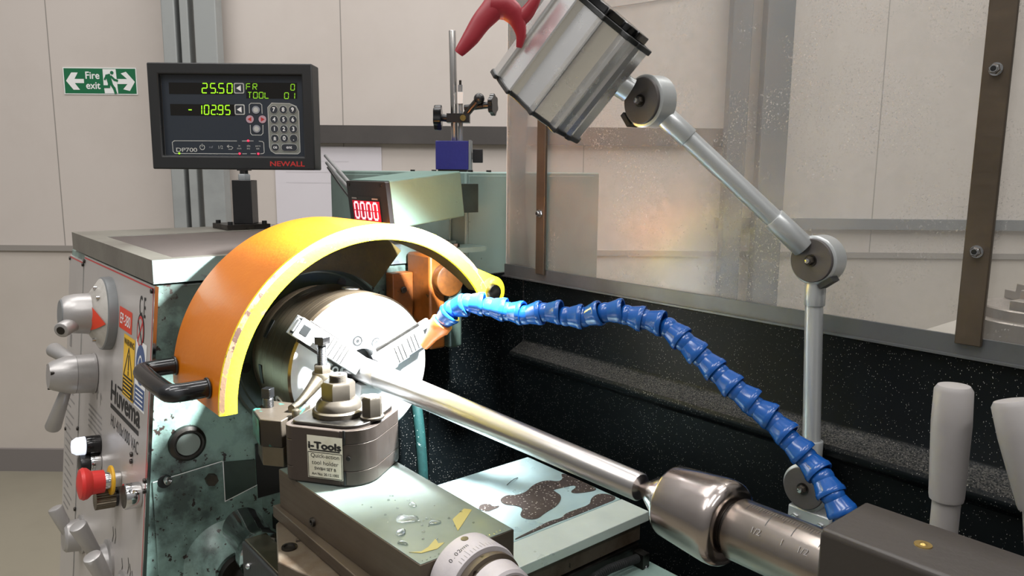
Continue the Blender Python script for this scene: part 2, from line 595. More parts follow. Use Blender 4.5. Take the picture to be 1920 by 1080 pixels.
def tray_mat():
    m, nt, b = new_mat('black_tray_with_chips')
    vec = coord(nt)
    sm = noise(nt, 7.0, 6.0, 0.6, vec)
    base = ramp(nt, sm, [(0.35, srgb('#06090a')), (0.75, srgb('#0e1315'))])
    vo = nt.nodes.new('ShaderNodeTexVoronoi')
    vo.inputs['Scale'].default_value = 340.0
    vo.inputs['Randomness'].default_value = 1.0
    mp = coord(nt, (1.6, 1.6, 0.9), (0.5, 0.7, 0.3))
    nt.links.new(mp, vo.inputs['Vector'])
    near = ramp(nt, vo.outputs['Distance'], [(0.10, W1), (0.19, B1)])
    dens = ramp(nt, noise(nt, 3.2, 4.0, 0.7, vec), [(0.38, B1), (0.6, W1)])
    rnd = nt.nodes.new('ShaderNodeSeparateColor')
    nt.links.new(vo.outputs['Color'], rnd.inputs[0])
    pick = ramp(nt, rnd.outputs[0], [(0.45, B1), (0.5, W1)])
    f = mix(nt, dens, B1, near)
    f = mix(nt, pick, B1, f)
    geo = nt.nodes.new('ShaderNodeNewGeometry')     # swarf settles on what faces up; greyer tone also paints in the lit ledge
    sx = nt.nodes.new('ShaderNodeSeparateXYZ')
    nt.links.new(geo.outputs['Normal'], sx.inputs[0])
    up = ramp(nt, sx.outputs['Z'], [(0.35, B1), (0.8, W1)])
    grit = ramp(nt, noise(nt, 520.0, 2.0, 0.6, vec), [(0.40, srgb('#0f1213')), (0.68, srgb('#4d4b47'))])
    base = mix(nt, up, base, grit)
    nt.links.new(mix(nt, f, base, srgb('#cfccc4')), b.inputs['Base Color'])
    b.inputs['Roughness'].default_value = 0.42
    b.inputs['Specular IOR Level'].default_value = 0.13
    return m


def splash_mat():
    """clear acrylic sheet, scratched and misted with coolant spots"""
    m, nt, b = new_mat('misted_acrylic')
    out = nt.nodes['Material Output']
    b.inputs['Base Color'].default_value = srgb('#c4bfba')
    b.inputs['Roughness'].default_value = 0.5
    tr = nt.nodes.new('ShaderNodeBsdfTransparent')
    tr.inputs['Color'].default_value = (0.97, 0.98, 0.97, 1)
    gl = nt.nodes.new('ShaderNodeBsdfGlossy')
    gl.inputs['Roughness'].default_value = 0.24
    fr = nt.nodes.new('ShaderNodeFresnel')
    fr.inputs['IOR'].default_value = 1.32
    vec = coord(nt)
    spots = ramp(nt, noise(nt, 420.0, 2.0, 0.5, vec), [(0.60, (0.2, 0.2, 0.2)), (0.68, (0.6, 0.6, 0.6))])
    cloud = ramp(nt, noise(nt, 5.0, 5.0, 0.6, vec), [(0.42, (0.17, 0.17, 0.17)), (0.72, (0.36, 0.36, 0.36))])
    area = ramp(nt, noise(nt, 9.0, 4.0, 0.7, vec), [(0.48, B1), (0.62, W1)])
    fac = mix(nt, area, cloud, spots)
    mx = nt.nodes.new('ShaderNodeMixShader')
    nt.links.new(fac, mx.inputs[0])
    nt.links.new(tr.outputs[0], mx.inputs[1])
    nt.links.new(b.outputs[0], mx.inputs[2])
    m2 = nt.nodes.new('ShaderNodeMixShader')
    nt.links.new(fr.outputs[0], m2.inputs[0])
    nt.links.new(mx.outputs[0], m2.inputs[1])
    nt.links.new(gl.outputs[0], m2.inputs[2])
    nt.links.new(m2.outputs[0], out.inputs['Surface'])
    return m


def puddle_mat():
    m, nt, b = new_mat('foamy_coolant')
    vec = coord(nt)
    vo = nt.nodes.new('ShaderNodeTexVoronoi')
    vo.inputs['Scale'].default_value = 230.0
    nt.links.new(vec, vo.inputs['Vector'])
    c = ramp(nt, vo.outputs['Distance'], [(0.12, srgb('#aaa49d')), (0.28, srgb('#443d3a'))])
    nt.links.new(c, b.inputs['Base Color'])
    b.inputs['Roughness'].default_value = 0.2
    return m


def water_mat():
    m, nt, b = new_mat('clear_coolant')
    out = nt.nodes['Material Output']
    tr = nt.nodes.new('ShaderNodeBsdfTransparent')
    tr.inputs['Color'].default_value = (0.93, 0.96, 0.95, 1)
    gl = nt.nodes.new('ShaderNodeBsdfGlossy')
    gl.inputs['Roughness'].default_value = 0.12
    lf = nt.nodes.new('ShaderNodeLayerWeight')
    lf.inputs['Blend'].default_value = 0.25
    lw = nt.nodes.new('ShaderNodeMath')
    lw.operation = 'MULTIPLY'
    lw.inputs[1].default_value = 0.9
    nt.links.new(lf.outputs['Facing'], lw.inputs[0])
    mx = nt.nodes.new('ShaderNodeMixShader')
    nt.links.new(lw.outputs[0], mx.inputs[0])
    nt.links.new(tr.outputs[0], mx.inputs[1])
    nt.links.new(gl.outputs[0], mx.inputs[2])
    nt.links.new(mx.outputs[0], out.inputs['Surface'])
    return m


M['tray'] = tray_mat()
M['splash'] = splash_mat()
M['platepale'] = metal('slide_plate_edge', '#c6d0c8', 0.36, (1, 1, 1), 26, 0.1, '#adb8b0', 0.5, 9, bump=0.0, metallic=0.3)
M['foam'] = puddle_mat()
M['water'] = water_mat()
M['lens'] = glow('lamp_lens', '#f4f8ff', 10.0)

# ------------------------------------------------------------------ the hall: floor, far wall, trims
X, Y, Z = V((1, 0, 0)), V((0, 1, 0)), V((0, 0, 1))
NW = -FH                                       # the far wall faces the camera


def wall_box(mb, s0, s1, z0, z1, d0, d1, mat):
    """box against the far wall; d0..d1 is the distance in front of it"""
    c = wall_pt((s0 + s1) / 2, (z0 + z1) / 2, (d0 + d1) / 2)
    return mb.obox(c, RH, NW, Z, (s1 - s0, d1 - d0, z1 - z0), mat)


mb = MB()
mb.box((-7, -6, -0.1), (6, 7, 0), M['floor'])
tag(mb.build('floor'), kind='structure')

mb = MB()
wall_box(mb, -5, 5, 1.02, 3.6, -0.12, 0.0, M['wall'])
wall_box(mb, -5, 5, 0.0, 1.02, -0.12, -0.004, M['wall_low'])
for s in (-3.3, -1.941, -0.721, 0.30, 1.55, 2.8):
    wall_box(mb, s - 0.002, s + 0.002, 1.03, 3.6, -0.002, 0.0006, M['seam'])
tag(mb.build('wall_back'), kind='structure')
tag(wall_box(MB(), -5, 5, 0.0, 0.105, -0.003, 0.012, M['skirt']).build('baseboard_back'), kind='structure')
tag(wall_box(MB(), -5, 5, 1.006, 1.03, -0.003, 0.006, M['seam']).build('trim_1'), kind='structure')
tag(wall_box(MB(), -0.95, 0.9, 1.476, 1.55, 0.0005, 0.03, M['trunk']).build('trim_2'), kind='structure')
tag(wall_box(MB(), 0.87, 4.0, 1.131, 1.176, 0.0005, 0.03, M['rail']).build('trim_3'), kind='structure')

posts = [(-1.41, -1.303, 'channel', 'galvanised steel channel upright behind the digital readout, left of the pair there'),
         (-1.277, -1.188, 'tube', 'plain galvanised steel tube upright behind the digital readout, right of the pair there'),
         (0.872, 0.95, 'tube2', 'narrower grey steel upright behind the splash screen, above the elbow of the lamp arm'),
         (1.008, 1.118, 'tube3', 'wider grey steel upright behind the splash screen, crossed by the lamp arm')]
for s0, s1, kind, lab in posts:
    b = wall_pt((s0 + s1) / 2, 0, 0.09)
    t = thing('steel_upright', b, lab, 'post', 'steel uprights along the far wall')
    mb = MB()
    if kind == 'channel':
        w = s1 - s0
        wall_box(mb, s0, s0 + w * 0.5, 0.006, 3.5, 0.06, 0.12, M['uprightpale'])
        wall_box(mb, s0 + w * 0.5, s0 + w * 0.68, 0.006, 3.5, 0.06, 0.075, M['trunk'])
        wall_box(mb, s0 + w * 0.68, s1, 0.006, 3.5, 0.06, 0.12, M['uprightpale'])
    else:
        wall_box(mb, s0, s1, 0.006, 3.5, 0.06, 0.13, M['uprightpale' if kind == 'tube' else 'upright'])
    mb.build('post', t, bev=0.004)
    wall_box(MB(), s0 - 0.008, s1 + 0.008, 0.0, 0.006, 0.045, 0.145, M['galv']).build('base_plate', t)

mb = MB()
mb.tube([wall_pt(0.2, 2.0, 0.006), wall_pt(0.39, 2.035, 0.006), wall_pt(0.61, 2.069, 0.006), wall_pt(1.4, 2.2, 0.006)], 0.0022, M['seam'], 6)
tag(mb.build('wall_cable'), 'thin grey cable running up along the far wall above the lamp head', 'cable')

t = thing('notice_board', wall_pt(-0.79, 1.28, 0.004), 'pale white board on far wall between digital readout and electrical cabinet', 'board')
wall_box(MB(), -1.015, -0.56, 1.06, 1.462, 0.0005, 0.006, M['paper']).build('board', t)
mb = MB()
for k in range(3):
    mb.bar(wall_pt(-0.97, 1.40 - k * 0.045, 0.0065), wall_pt(-0.70 + 0.05 * math.sin(k * 3), 1.40 - k * 0.045, 0.0065), 0.004, NW, flat('faint_print_%d' % k, '#cbc6cb', 0.6))
mb.build('faint_print', t)

# fire exit sign
t = thing('fire_exit_sign', wall_pt(-1.735, 1.724, 0.003), 'green and white fire exit sign with two arrows on far wall', 'sign')
SW, SH = 0.300, 0.102
mb = MB()
wall_box(mb, -1.735 - SW / 2 - 0.004, -1.735 + SW / 2 + 0.004, 1.724 - SH / 2 - 0.004, 1.724 + SH / 2 + 0.004, 0.0005, 0.003, M['white'])
wall_box(mb, -1.735 - SW / 2, -1.735 + SW / 2, 1.724 - SH / 2, 1.724 + SH / 2, 0.003, 0.0035, M['signgreen'])
mb.build('sign_board', t)
SO = wall_pt(-1.735, 1.724, 0.0042)


def sg(a, b):            # sign units: 0..1420 across, 0..450 down
    return ((a - 710) / 1420 * SW, (225 - b) / 450 * SH)


mb = MB()
mb.sheet([sg(35, 225), sg(150, 75), sg(280, 75), sg(205, 190), sg(390, 190), sg(390, 265), sg(205, 265), sg(300, 385), sg(170, 385)], SO, RH, Z, M['white'])
mb.build('arrow', t)
mb = MB()
mb.sheet([sg(1400, 235), sg(1235, 55), sg(1130, 85), sg(1250, 185), sg(1050, 185), sg(1050, 275), sg(1250, 275), sg(1160, 370), sg(1290, 400)][::-1], SO, RH, Z, M['white'])
mb.build('arrow', t)
mb = MB()
for s, yy in (('Fire', 185), ('exit', 365)):
    a = sg(430, yy)
    mb.text(s, SO + RH * a[0] + Z * a[1], RH, Z, 0.029, M['white'], sx=0.95, bold=0.02)
mb.build('lettering', t)
mb = MB()
mb.sheet([sg(775, 10), sg(1035, 10), sg(1055, 445), sg(790, 445), sg(775, 300)], SO, RH, Z, M['white'])
q = NW * 0.0005
mb.sheet(disc(0.0075, 20, *sg(955, 75)), SO + q, RH, Z, M['signgreen'])
for pts, w in ((((880, 140), (910, 260)), 0.020), (((905, 130), (840, 140), (810, 190)), 0.008), (((940, 145), (1000, 200), (1050, 215)), 0.009),
               (((915, 255), (985, 360), (1005, 430)), 0.011), (((895, 255), (880, 325), (790, 325)), 0.011)):
    mb.line([SO + q * (2 + w * 20) + RH * sg(*p)[0] + Z * sg(*p)[1] for p in pts], w, NW, M['signgreen'])
mb.build('running_figure', t)

# ------------------------------------------------------------------ lathe headstock
def front_y(z):
    return -0.212 - 0.1007 * (1.214 - z)


PN = V((0, -0.995, 0.1)).normalized()
PV = V((0, 0.1, 0.995)).normalized()


def pp(x, z, off=0.0):
    return V((x, front_y(z), z)) + PN * off


hs = thing('lathe_headstock', (-0.44, 0.0, 0.0), 'pale green lathe headstock with silver control panel, levers and push buttons', 'lathe headstock')
mb = MB()
prof = [(front_y(1.214), 1.214), (front_y(0.34), 0.34), (-0.30, 0.0), (0.27, 0.0), (0.27, 1.214)]
mb.prism(prof, (0, 0, 0), Y, Z, X, -0.735, -0.16, M['greenworn'])
mb.build('body', hs, bev=0.003)

# lid with a sunken rubber mat
mb = MB()
LX0, LX1, LY0, LY1, LZ0, LZ1 = -0.70, -0.157, -0.216, 0.268, 1.2165, 1.248
mb.box((LX0, LY0, LZ0), (LX1, LY1, LZ1 - 0.004), M['lidpaint'])
mb.box((LX0, LY0, LZ1 - 0.004), (-0.565, LY1, LZ1), M['lidpaint'])
mb.box((LX1 - 0.02, LY0, LZ1 - 0.004), (LX1, LY1, LZ1), M['lidpaint'])
mb.box((-0.565, LY0, LZ1 - 0.004), (LX1 - 0.02, LY0 + 0.03, LZ1), M['lidpaint'])
mb.box((-0.565, LY1 - 0.06, LZ1 - 0.004), (LX1 - 0.02, LY1, LZ1), M['lidpaint'])
mb.sheet([(LY0, LZ0), (LY1, LZ0), (LY1, LZ1), (LY0, LZ1)], (LX1 + 0.0006, 0, 0), Y, Z, M['lidend'])
tag(mb.build('top_lid', hs), 'grey metal lid with worn end')
mb = MB()
mb.box((-0.5645, LY0 + 0.0305, LZ1 - 0.004), (LX1 - 0.0205, LY1 - 0.0605, LZ1 - 0.0012), M['mat'])
tag(mb.build('rubber_mat', hs), 'dark brown rubber mat set into the lid')

# front sheets
mb = MB()
mb.prism([(-0.606, 0.30), (-0.1585, 0.30), (-0.1585, 1.213), (-0.606, 1.213)], (0, front_y(0), 0), X, V((0, 0.1007, 1)), PN, 0.0, 0.002, M['fascia'])
mb.build('control_panel', hs)
mb = MB()
mb.prism([(-0.736, 0.30), (-0.611, 0.30), (-0.611, 1.202), (-0.736, 1.202)], (0, front_y(0), 0), X, V((0, 0.1007, 1)), PN, 0.0, 0.003, M['fascia'])
for a, b, c, d in ((-0.70, 1.10, 0.016, 0.03), (-0.70, 1.045, 0.016, 0.012)):
    mb.bar(pp(a, b - d, 0.0034), pp(a, b + d, 0.0034), c, PN, M['greyink'])
for k in range(22):
    mb.bar(pp(-0.72, 0.95 - k * 0.014, 0.0034), pp(-0.66 + 0.02 * math.sin(k * 2.3), 0.95 - k * 0.014, 0.0034), 0.003, PN, M['greyink'])
mb.build('gear_cover_panel', hs)
mb = MB()
q = [pp(-0.602, 1.209, 0.0023), pp(-0.163, 1.209, 0.0023), pp(-0.163, 0.32, 0.0023)]
mb.line(q, 0.0022, PN, M['redpaint'])
mb.line([pp(-0.732, 1.199, 0.0034), pp(-0.614, 1.199, 0.0034)], 0.002, PN, M['redpaint'])
tag(mb.build('red_border', hs), 'thin red printed border line')
mb = MB()
mb.box((-0.160, front_y(1.213) - 0.002, 1.206), (-0.1575, front_y(1.213), 1.214), M['chrome'])
mb.prism([(-0.1585, 0.32), (-0.1555, 0.32), (-0.1555, 1.213), (-0.1585, 1.213)], (0, front_y(0), 0), X, V((0, 0.1007, 1)), PN, -0.002, 0.0024, M['chrome'])
mb.build('edge_strip', hs)
for k, (sx, sz) in enumerate([(-0.166, 1.206), (-0.60, 1.203), (-0.612, 1.196), (-0.729, 1.196), (-0.163, 0.95), (-0.163, 0.936), (-0.61, 0.9), (-0.61, 0.75), (-0.72, 0.87), (-0.235, 0.965), (-0.235, 0.955)]):
    MB().cyl(pp(sx, sz, 0.002), pp(sx, sz, 0.0055), 0.0035, M['darksteel'], seg=12, bev=0.001).build('panel_screw', hs)

# printing on the panel
mb = MB()
mb.text('C E', pp(-0.228, 1.165, 0.0024), X, PV, 0.028, M['ink'], sx=0.55, bold=0.01)
mb.build('conformity_mark', hs)
mb = MB()
mb.text('Huvema', pp(-0.374, 1.011, 0.0024), X, PV, 0.030, M['ink'], sx=1.22, bold=0.028)
mb.bar(pp(-0.374, 1.002, 0.0024), pp(-0.208, 1.002, 0.0024), 0.007, PN, M['ink'])
mb.bar(pp(-0.335, 1.040, 0.0024), pp(-0.206, 1.040, 0.0024), 0.0035, PN, M['ink'])
mb.build('maker_lettering', hs)
mb = MB()
mb.text('HU 410x1000 VAC', pp(-0.368, 0.972, 0.0024), X, PV, 0.0185, M['ink'], sx=0.78)
mb.build('model_lettering', hs)
mb = MB()
for k in range(5):
    mb.bar(pp(-0.53, 0.965 - k * 0.009, 0.0024), pp(-0.43, 0.965 - k * 0.009, 0.0024), 0.0028, PN, M['greyink'])
mb.build('printed_table', hs)
mb = MB()
for (a, b, s) in ((-0.50, 0.99, 0.02), (-0.47, 0.988, 0.02), (-0.445, 0.985, 0.018)):
    mb.line([pp(a, b, 0.0024), pp(a, b + s, 0.0024), pp(a + 0.009, b + s * 0.6, 0.0024)], 0.003, PN, M['greyink'])
mb.build('feed_symbols', hs)
mb = MB()
for (a, b) in ((-0.33, 0.80), (-0.315, 0.803), (-0.27, 0.775), (-0.235, 0.79), (-0.225, 0.785), (-0.212, 0.78), (-0.20, 0.775)):
    mb.line([pp(a, b, 0.0024), pp(a + 0.005, b + 0.012, 0.0024), pp(a, b + 0.022, 0.0024)], 0.0022, PN, M['ink'])
mb.build('gear_symbols', hs)
mb = MB()
mb.sheet(rounded(0.074, 0.032, 0.002), pp(-0.302, 1.146, 0.0024), X, PV, M['redlabel'])
mb.text('EP-380', pp(-0.302, 1.138, 0.0027), X, PV, 0.016, M['white'], 'C', 0.95, 0.01)
tag(mb.build('red_label', hs), 'orange red label with white lettering')
mb = MB()
mb.sheet(disc(0.019, 28), pp(-0.218, 1.143, 0.0024), X, PV * 1.35, M['ink'])
mb.sheet(disc(0.0165, 28), pp(-0.218, 1.143, 0.0026), X, PV * 1.35, M['redpaint'])
mb.sheet(disc(0.0135, 28), pp(-0.218, 1.143, 0.0028), X, PV * 1.35, M['fascia'])
mb.line([pp(-0.229, 1.129, 0.003), pp(-0.207, 1.157, 0.003)], 0.0045, PN, M['redpaint'])
mb.line([pp(-0.229, 1.157, 0.0031), pp(-0.207, 1.129, 0.0031)], 0.0035, PN, M['ink'])
tag(mb.build('prohibition_sticker', hs), 'round black and red prohibition sticker')
mb = MB()
wx, wz0, wz1 = -0.275, 1.036, 1.126
mb.sheet([(-0.031, wz0), (0.031, wz0), (0.031, wz1), (-0.031, wz1)], (wx, front_y(0), 0), X, V((0, 0.1007, 1)), M['warn'], PN, 0.0024)
mb.text('WARNING', pp(wx, 1.112, 0.0027), X, PV, 0.009, M['ink'], 'C', 0.9, 0.01)
tri = [pp(wx - 0.025, 1.066, 0.0027), pp(wx + 0.025, 1.066, 0.0027), pp(wx, 1.109, 0.0027)]
mb.line(tri, 0.003, PN, M['ink'], True)
mb.line([pp(wx, 1.097, 0.0027), pp(wx, 1.079, 0.0027)], 0.0045, PN, M['ink'])
mb.line([pp(wx, 1.074, 0.0027), pp(wx, 1.071, 0.0027)], 0.0045, PN, M['ink'])
mb.sheet([(-0.029, -0.012), (0.029, -0.012), (0.029, 0.012), (-0.029, 0.012)], pp(wx, 1.050, 0.0026), X, PV, M['ink'])
for k in range(4):
    mb.bar(pp(wx - 0.024, 1.0585 - 0.0056 * k, 0.0029), pp(wx + 0.024 - 0.006 * (k % 2), 1.0585 - 0.0056 * k, 0.0029), 0.0024, PN, M['warn'])
tag(mb.build('warning_sticker', hs), 'yellow and black warning sticker with triangle')
mb = MB()
gx = -0.2105
mb.sheet([(-0.0275, 1.036), (0.0275, 1.036), (0.0275, 1.13), (-0.0275, 1.13)], (gx, front_y(0), 0), X, V((0, 0.1007, 1)), M['white'], PN, 0.0024)
mb.sheet(disc(0.0235, 28), pp(gx, 1.098, 0.0027), X, PV * 1.2, M['signblue'])
mb.line([pp(gx - 0.012 + 0.024 * k / 8, 1.098 + 0.012 * math.sin(PI * k / 8), 0.003) for k in range(9)], 0.003, PN, M['white'])
mb.sheet([(-0.008, -0.012), (0.008, -0.012), (0.008, 0.002), (-0.008, 0.002)], pp(gx, 1.096, 0.003), X, PV, M['greyink'])
mb.sheet([(-0.025, -0.014), (0.025, -0.014), (0.025, 0.014), (-0.025, 0.014)], pp(gx, 1.053, 0.0027), X, PV, M['signblue'])
for k in range(4):
    mb.bar(pp(gx - 0.019, 1.062 - k * 0.006, 0.003), pp(gx + 0.019, 1.062 - k * 0.006, 0.003), 0.0022, PN, M['white'])
tag(mb.build('eye_protection_sticker', hs), 'blue and white protective goggles sticker')

# speed selector: dial, cone, hub, stub handle, red pointer
kx, kz = -0.402, 1.141
o = pp(kx, kz, 0.002)
kn = MB().rev(o, PN, [(0, 0.057), (0.002, 0.0575), (0.0125, 0.0565), (0.014, 0.0545)], M['knobedge'], 64).build('speed_selector', hs)
MB().rev(o, PN, [(0.0137, 0.0545), (0.030, 0.0305)], M['dialface'], 64, cap0=False).build('dial_cone', kn)
mb = MB()
mb.rev(o, PN, [(0.029, 0.0305), (0.030, 0.0315), (0.050, 0.0300), (0.062, 0.0270), (0.067, 0.0225)], M['knob'], 48)
mb.rev(o, PN, [(0.0667, 0.0225), (0.0685, 0.0205)], M['knobedge'], 48)
mb.build('hub', kn)
h0 = o + PN * 0.050 + X * 0.012 - PV * 0.012
hd = (X * 0.62 + PN * 0.55 - PV * 0.18).normalized()
mb = MB()
mb.cyl(h0, h0 + hd * 0.034, 0.0115, M['knob'], bev=0.003)
mb.cyl(h0 + hd * 0.0341, h0 + hd * 0.0345, 0.006, M['darksteel'])
mb.build('stub_handle', kn)


def cone_pt(r, a):
    off = 0.0137 + (0.0545 - r) / (0.0545 - 0.0305) * 0.0163
    return o + PN * (off + 0.0016) + (X * math.cos(a) + PV * math.sin(a)) * r


mb = MB()
n = 10
vs, fs = [], []
for i in range(n + 1):
    r = 0.0315 + (0.053 - 0.0315) * i / n
    w = 0.62 * (1 - i / n) * (0.0315 / r)
    vs += [cone_pt(r, -0.16 - w), cone_pt(r, -0.16), cone_pt(r, -0.16 + w)]
for i in range(n):
    a = 3 * i
    fs += [(a, a + 1, a + 4, a + 3), (a + 1, a + 2, a + 5, a + 4)]
mb.add(vs, fs, M['redlabel'])
tag(mb.build('pointer', kn), 'red triangular pointer')
for a in (0.75, 1.35, 2.6, -1.2, -2.2):
    p = cone_pt(0.042, a)
    MB().cyl(p - PN * 0.002, p + PN * 0.0025, 0.0028, M['chrome'], seg=12).build('dial_screw', kn)

# feed selector with two handles
o2 = pp(-0.495, 1.026, 0.003)
k2 = MB().rev(o2, PN, [(0, 0.0335), (0.003, 0.0335), (0.003, 0.0325), (0.028, 0.0315)], M['knob'], 48).build('feed_selector', hs)
MB().rev(o2, PN, [(0.0285, 0.0318), (0.040, 0.0308), (0.060, 0.024), (0.066, 0.02)], M['knob'], 48).build('hub', k2)
for a in (0.4, 2.5, 4.6):
    p = o2 + PN * 0.0615 + (X * math.cos(a) + PV * math.sin(a)) * 0.021
    MB().cyl(p - PN * 0.004, p + PN * 0.004, 0.003, M['darksteel'], seg=10).build('set_screw', k2)
p0 = o2 + PN * 0.030 + PV * 0.022
MB().cyl(p0, V((-0.560, -0.281, 1.062)), 0.0095, M['knob'], 0.0125, bev=0.004).build('handle', k2)
p0 = o2 + PN * 0.040 - PV * 0.026
MB().cyl(p0, V((-0.535, -0.295, 0.932)), 0.0085, M['knob'], 0.0125, bev=0.004).build('handle', k2)

# lower levers
for (hx, hz, base_off, tip, r) in ((-0.545, 0.728, 0.026, V((-0.55, -0.300, 0.787)), 0.0120), (-0.345, 0.762, 0.018, V((-0.333, -0.300, 0.839)), 0.0125), (-0.245, 0.755, 0.02, V((-0.235, -0.300, 0.832)), 0.0125)):
    b = pp(hx, hz, 0.002)
    lv = MB().rev(b, PN, [(0, 0.033), (0.004, 0.034), (0.006, 0.028), (base_off, 0.026), (base_off + 0.004, 0.022)], M['knob'], 40).build('gear_lever', hs)
    q0 = b + PN * (base_off - 0.006)
    MB().cyl(q0 + (tip - q0) * 0.1, tip, r * 0.72, M['knob'], r, bev=0.004).build('handle', lv)

# push buttons
b = pp(-0.432, 0.893, 0.002)
sw = MB().cyl(b, b + PN * 0.016, 0.0165, M['chrome'], bev=0.002).build('lamp_switch', hs)
MB().cyl(b + PN * 0.016, b + PN * 0.030, 0.0155, M['black'], bev=0.002).build('switch_body', sw)
q = pp(-0.436, 0.922, 0.002) + PN * 0.004
MB().cyl(pp(-0.436, 0.922, 0.002), q + PN * 0.018, 0.015, M['blackrub'], bev=0.002).build('lamp_holder', sw)
tag(MB().rev(q + PN * 0.0182, PN, [(0, 0.0145), (0.012, 0.014), (0.018, 0.010), (0.0195, 0)], M['led_lamp'], 28, cap1=False).build('lens', sw), 'lit white lens')
b = pp(-0.300, 0.908, 0.002)
es = MB().cyl(b, b + PN * 0.022, 0.0125, M['chrome'], bev=0.001).build('emergency_stop', hs)
tag(MB().cyl(b + PN * 0.010, b + PN * 0.014, 0.0215, M['ybrass'], bev=0.001).build('collar', es), 'yellow ring')
tag(MB().rev(b + PN * 0.022, PN, [(0, 0.0165), (0.016, 0.0172), (0.022, 0.0225), (0.027, 0.0235), (0.031, 0.021), (0.0335, 0.012), (0.034, 0)], M['estop'], 40, cap1=False).build('mushroom_head', es), 'red mushroom button')
b = pp(-0.312, 0.876, 0.002)
mb = MB()
mb.cyl(b, b + PN * 0.004, 0.0135, M['black'])
prof = []
for k in range(48):
    rr = 0.0145 if k % 2 else 0.0133
    prof.append((rr * math.cos(2 * PI * k / 48), rr * math.sin(2 * PI * k / 48)))
mb.prism(prof, b, X, PV, PN, 0.004, 0.030, M['ground'])
tag(mb.build('knurled_knob', hs), 'brown grey knurled knob')
b = pp(-0.190, 0.922, 0.002)
mb = MB()
mb.cyl(b, b + PN * 0.020, 0.0178, M['chrome'], bev=0.0015)
mb.cyl(b + PN * 0.0201, b + PN * 0.0205, 0.0155, M['darksteel'])
tag(mb.build('push_button', hs), 'chrome push button')

# end face: spindle flange, oil sight, cover plates
XE = -0.16
mb = MB()
mb.rev((XE, 0, 1.1), X, [(0.0, 0.128), (0.012, 0.128), (0.015, 0.125), (0.015, 0.118), (0.018, 0.116), (0.018, 0.07)], M['greendark'], 72, cap1=True)
fl = mb.build('spindle_flange', hs)
for k in range(6):
    a = math.radians(57 + 60 * k) + 0.15
    MB().cyl((XE + 0.0178, 0.107 * math.cos(a), 1.1 + 0.107 * math.sin(a)), (XE + 0.0195, 0.107 * math.cos(a), 1.1 + 0.107 * math.sin(a)), 0.0075, M['rubberblack'], seg=20).build('flange_hole', fl)
mb = MB()
mb.rev((XE, -0.186, 0.992), X, [(0, 0.0250), (0.006, 0.0242), (0.010, 0.020), (0.010, 0.0175), (0.006, 0.016)], M['darksteel'], 40)
og = mb.build('oil_sight', hs)
MB().cyl((XE + 0.006, -0.186, 0.992), (XE + 0.0075, -0.186, 0.992), 0.0158, flat('sight_glass', '#7f8782', 0.12)).build('glass', og)
mb = MB()
mb.prism([(-0.234, 0.30), (-0.085, 0.30), (-0.085, 0.908), (-0.14, 0.893), (-0.14, 0.955), (-0.2335, 0.948)], (XE, 0, 0), Y, Z, X, 0.0002, 0.0022, M['greenworn'])
mb.prism([(-0.14, 0.953), (-0.093, 0.945), (-0.093, 0.903), (-0.139, 0.893)], (XE, 0, 0), Y, Z, X, 0.0002, 0.0018, M['greendark'])
cp = mb.build('cover_plate', hs, bev=0.0006)
mb = MB()
mb.line([V((XE + 0.0024, a_, b_)) for a_, b_ in ((-0.2325, 0.9475), (-0.141, 0.9545))], 0.0012, X, M['white'])
mb.line([V((XE + 0.0024, a_, b_)) for a_, b_ in ((-0.1395, 0.9535), (-0.1395, 0.8935), (-0.086, 0.907))], 0.0012, X, M['white'])
mb.build('edge_paint', cp)
MB().cyl((XE + 0.001, -0.158, 0.933), (XE + 0.012, -0.158, 0.933), 0.0085, M['nut'], seg=6).build('hex_bolt', cp)
mb = MB()
mb.rev((XE, -0.218, 0.945), X, [(0.0023, 0.0095), (0.003, 0.009)], M['rubberblack'], 24)
mb.cyl((XE + 0.002, -0.216, 0.948), (XE + 0.012, -0.216, 0.948), 0.0055, M['chrome'], bev=0.001)
mb.build('socket_screw', cp)
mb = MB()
mb.box((XE + 0.0003, -0.092, 0.885), (XE + 0.003, -0.02, 0.968), M['rubberblack'])  # flat black plate stands in for the dark hollow of the bed gap
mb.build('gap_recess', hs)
mb = MB()
mb.rev((XE, -0.142, 0.806), X, [(0.0025, 0.060), (0.008, 0.052), (0.02, 0.044), (0.04, 0.038), (0.055, 0.034)], M['greenworn'], 40)
br = mb.build('shaft_boss', hs)
mb = MB()
mb.rev((XE + 0.055, -0.142, 0.806), X, [(0, 0.0300), (0.010, 0.029), (0.010, 0.024), (0.001, 0.023)], M['darksteel'], 40)
mb.build('chrome_ring', br)
mb = MB()
mb.tube([V((-0.06, 0.1335, 0.80)), V((-0.06, 0.1335, 0.90)), V((-0.075, 0.1335, 1.0)), V((-0.10, 0.1335, 1.03)), V((-0.1575, 0.1335, 1.035))], 0.0085, M['teal'], 16)
mb.build('coolant_pipe', hs)
mb = MB()
mb.box((XE + 0.0003, 0.045, 0.62), (XE + 0.003, 0.2045, 1.062), M['tray'])  # black plate added over the end face to darken it
mb.build('rear_dark_plate', hs)

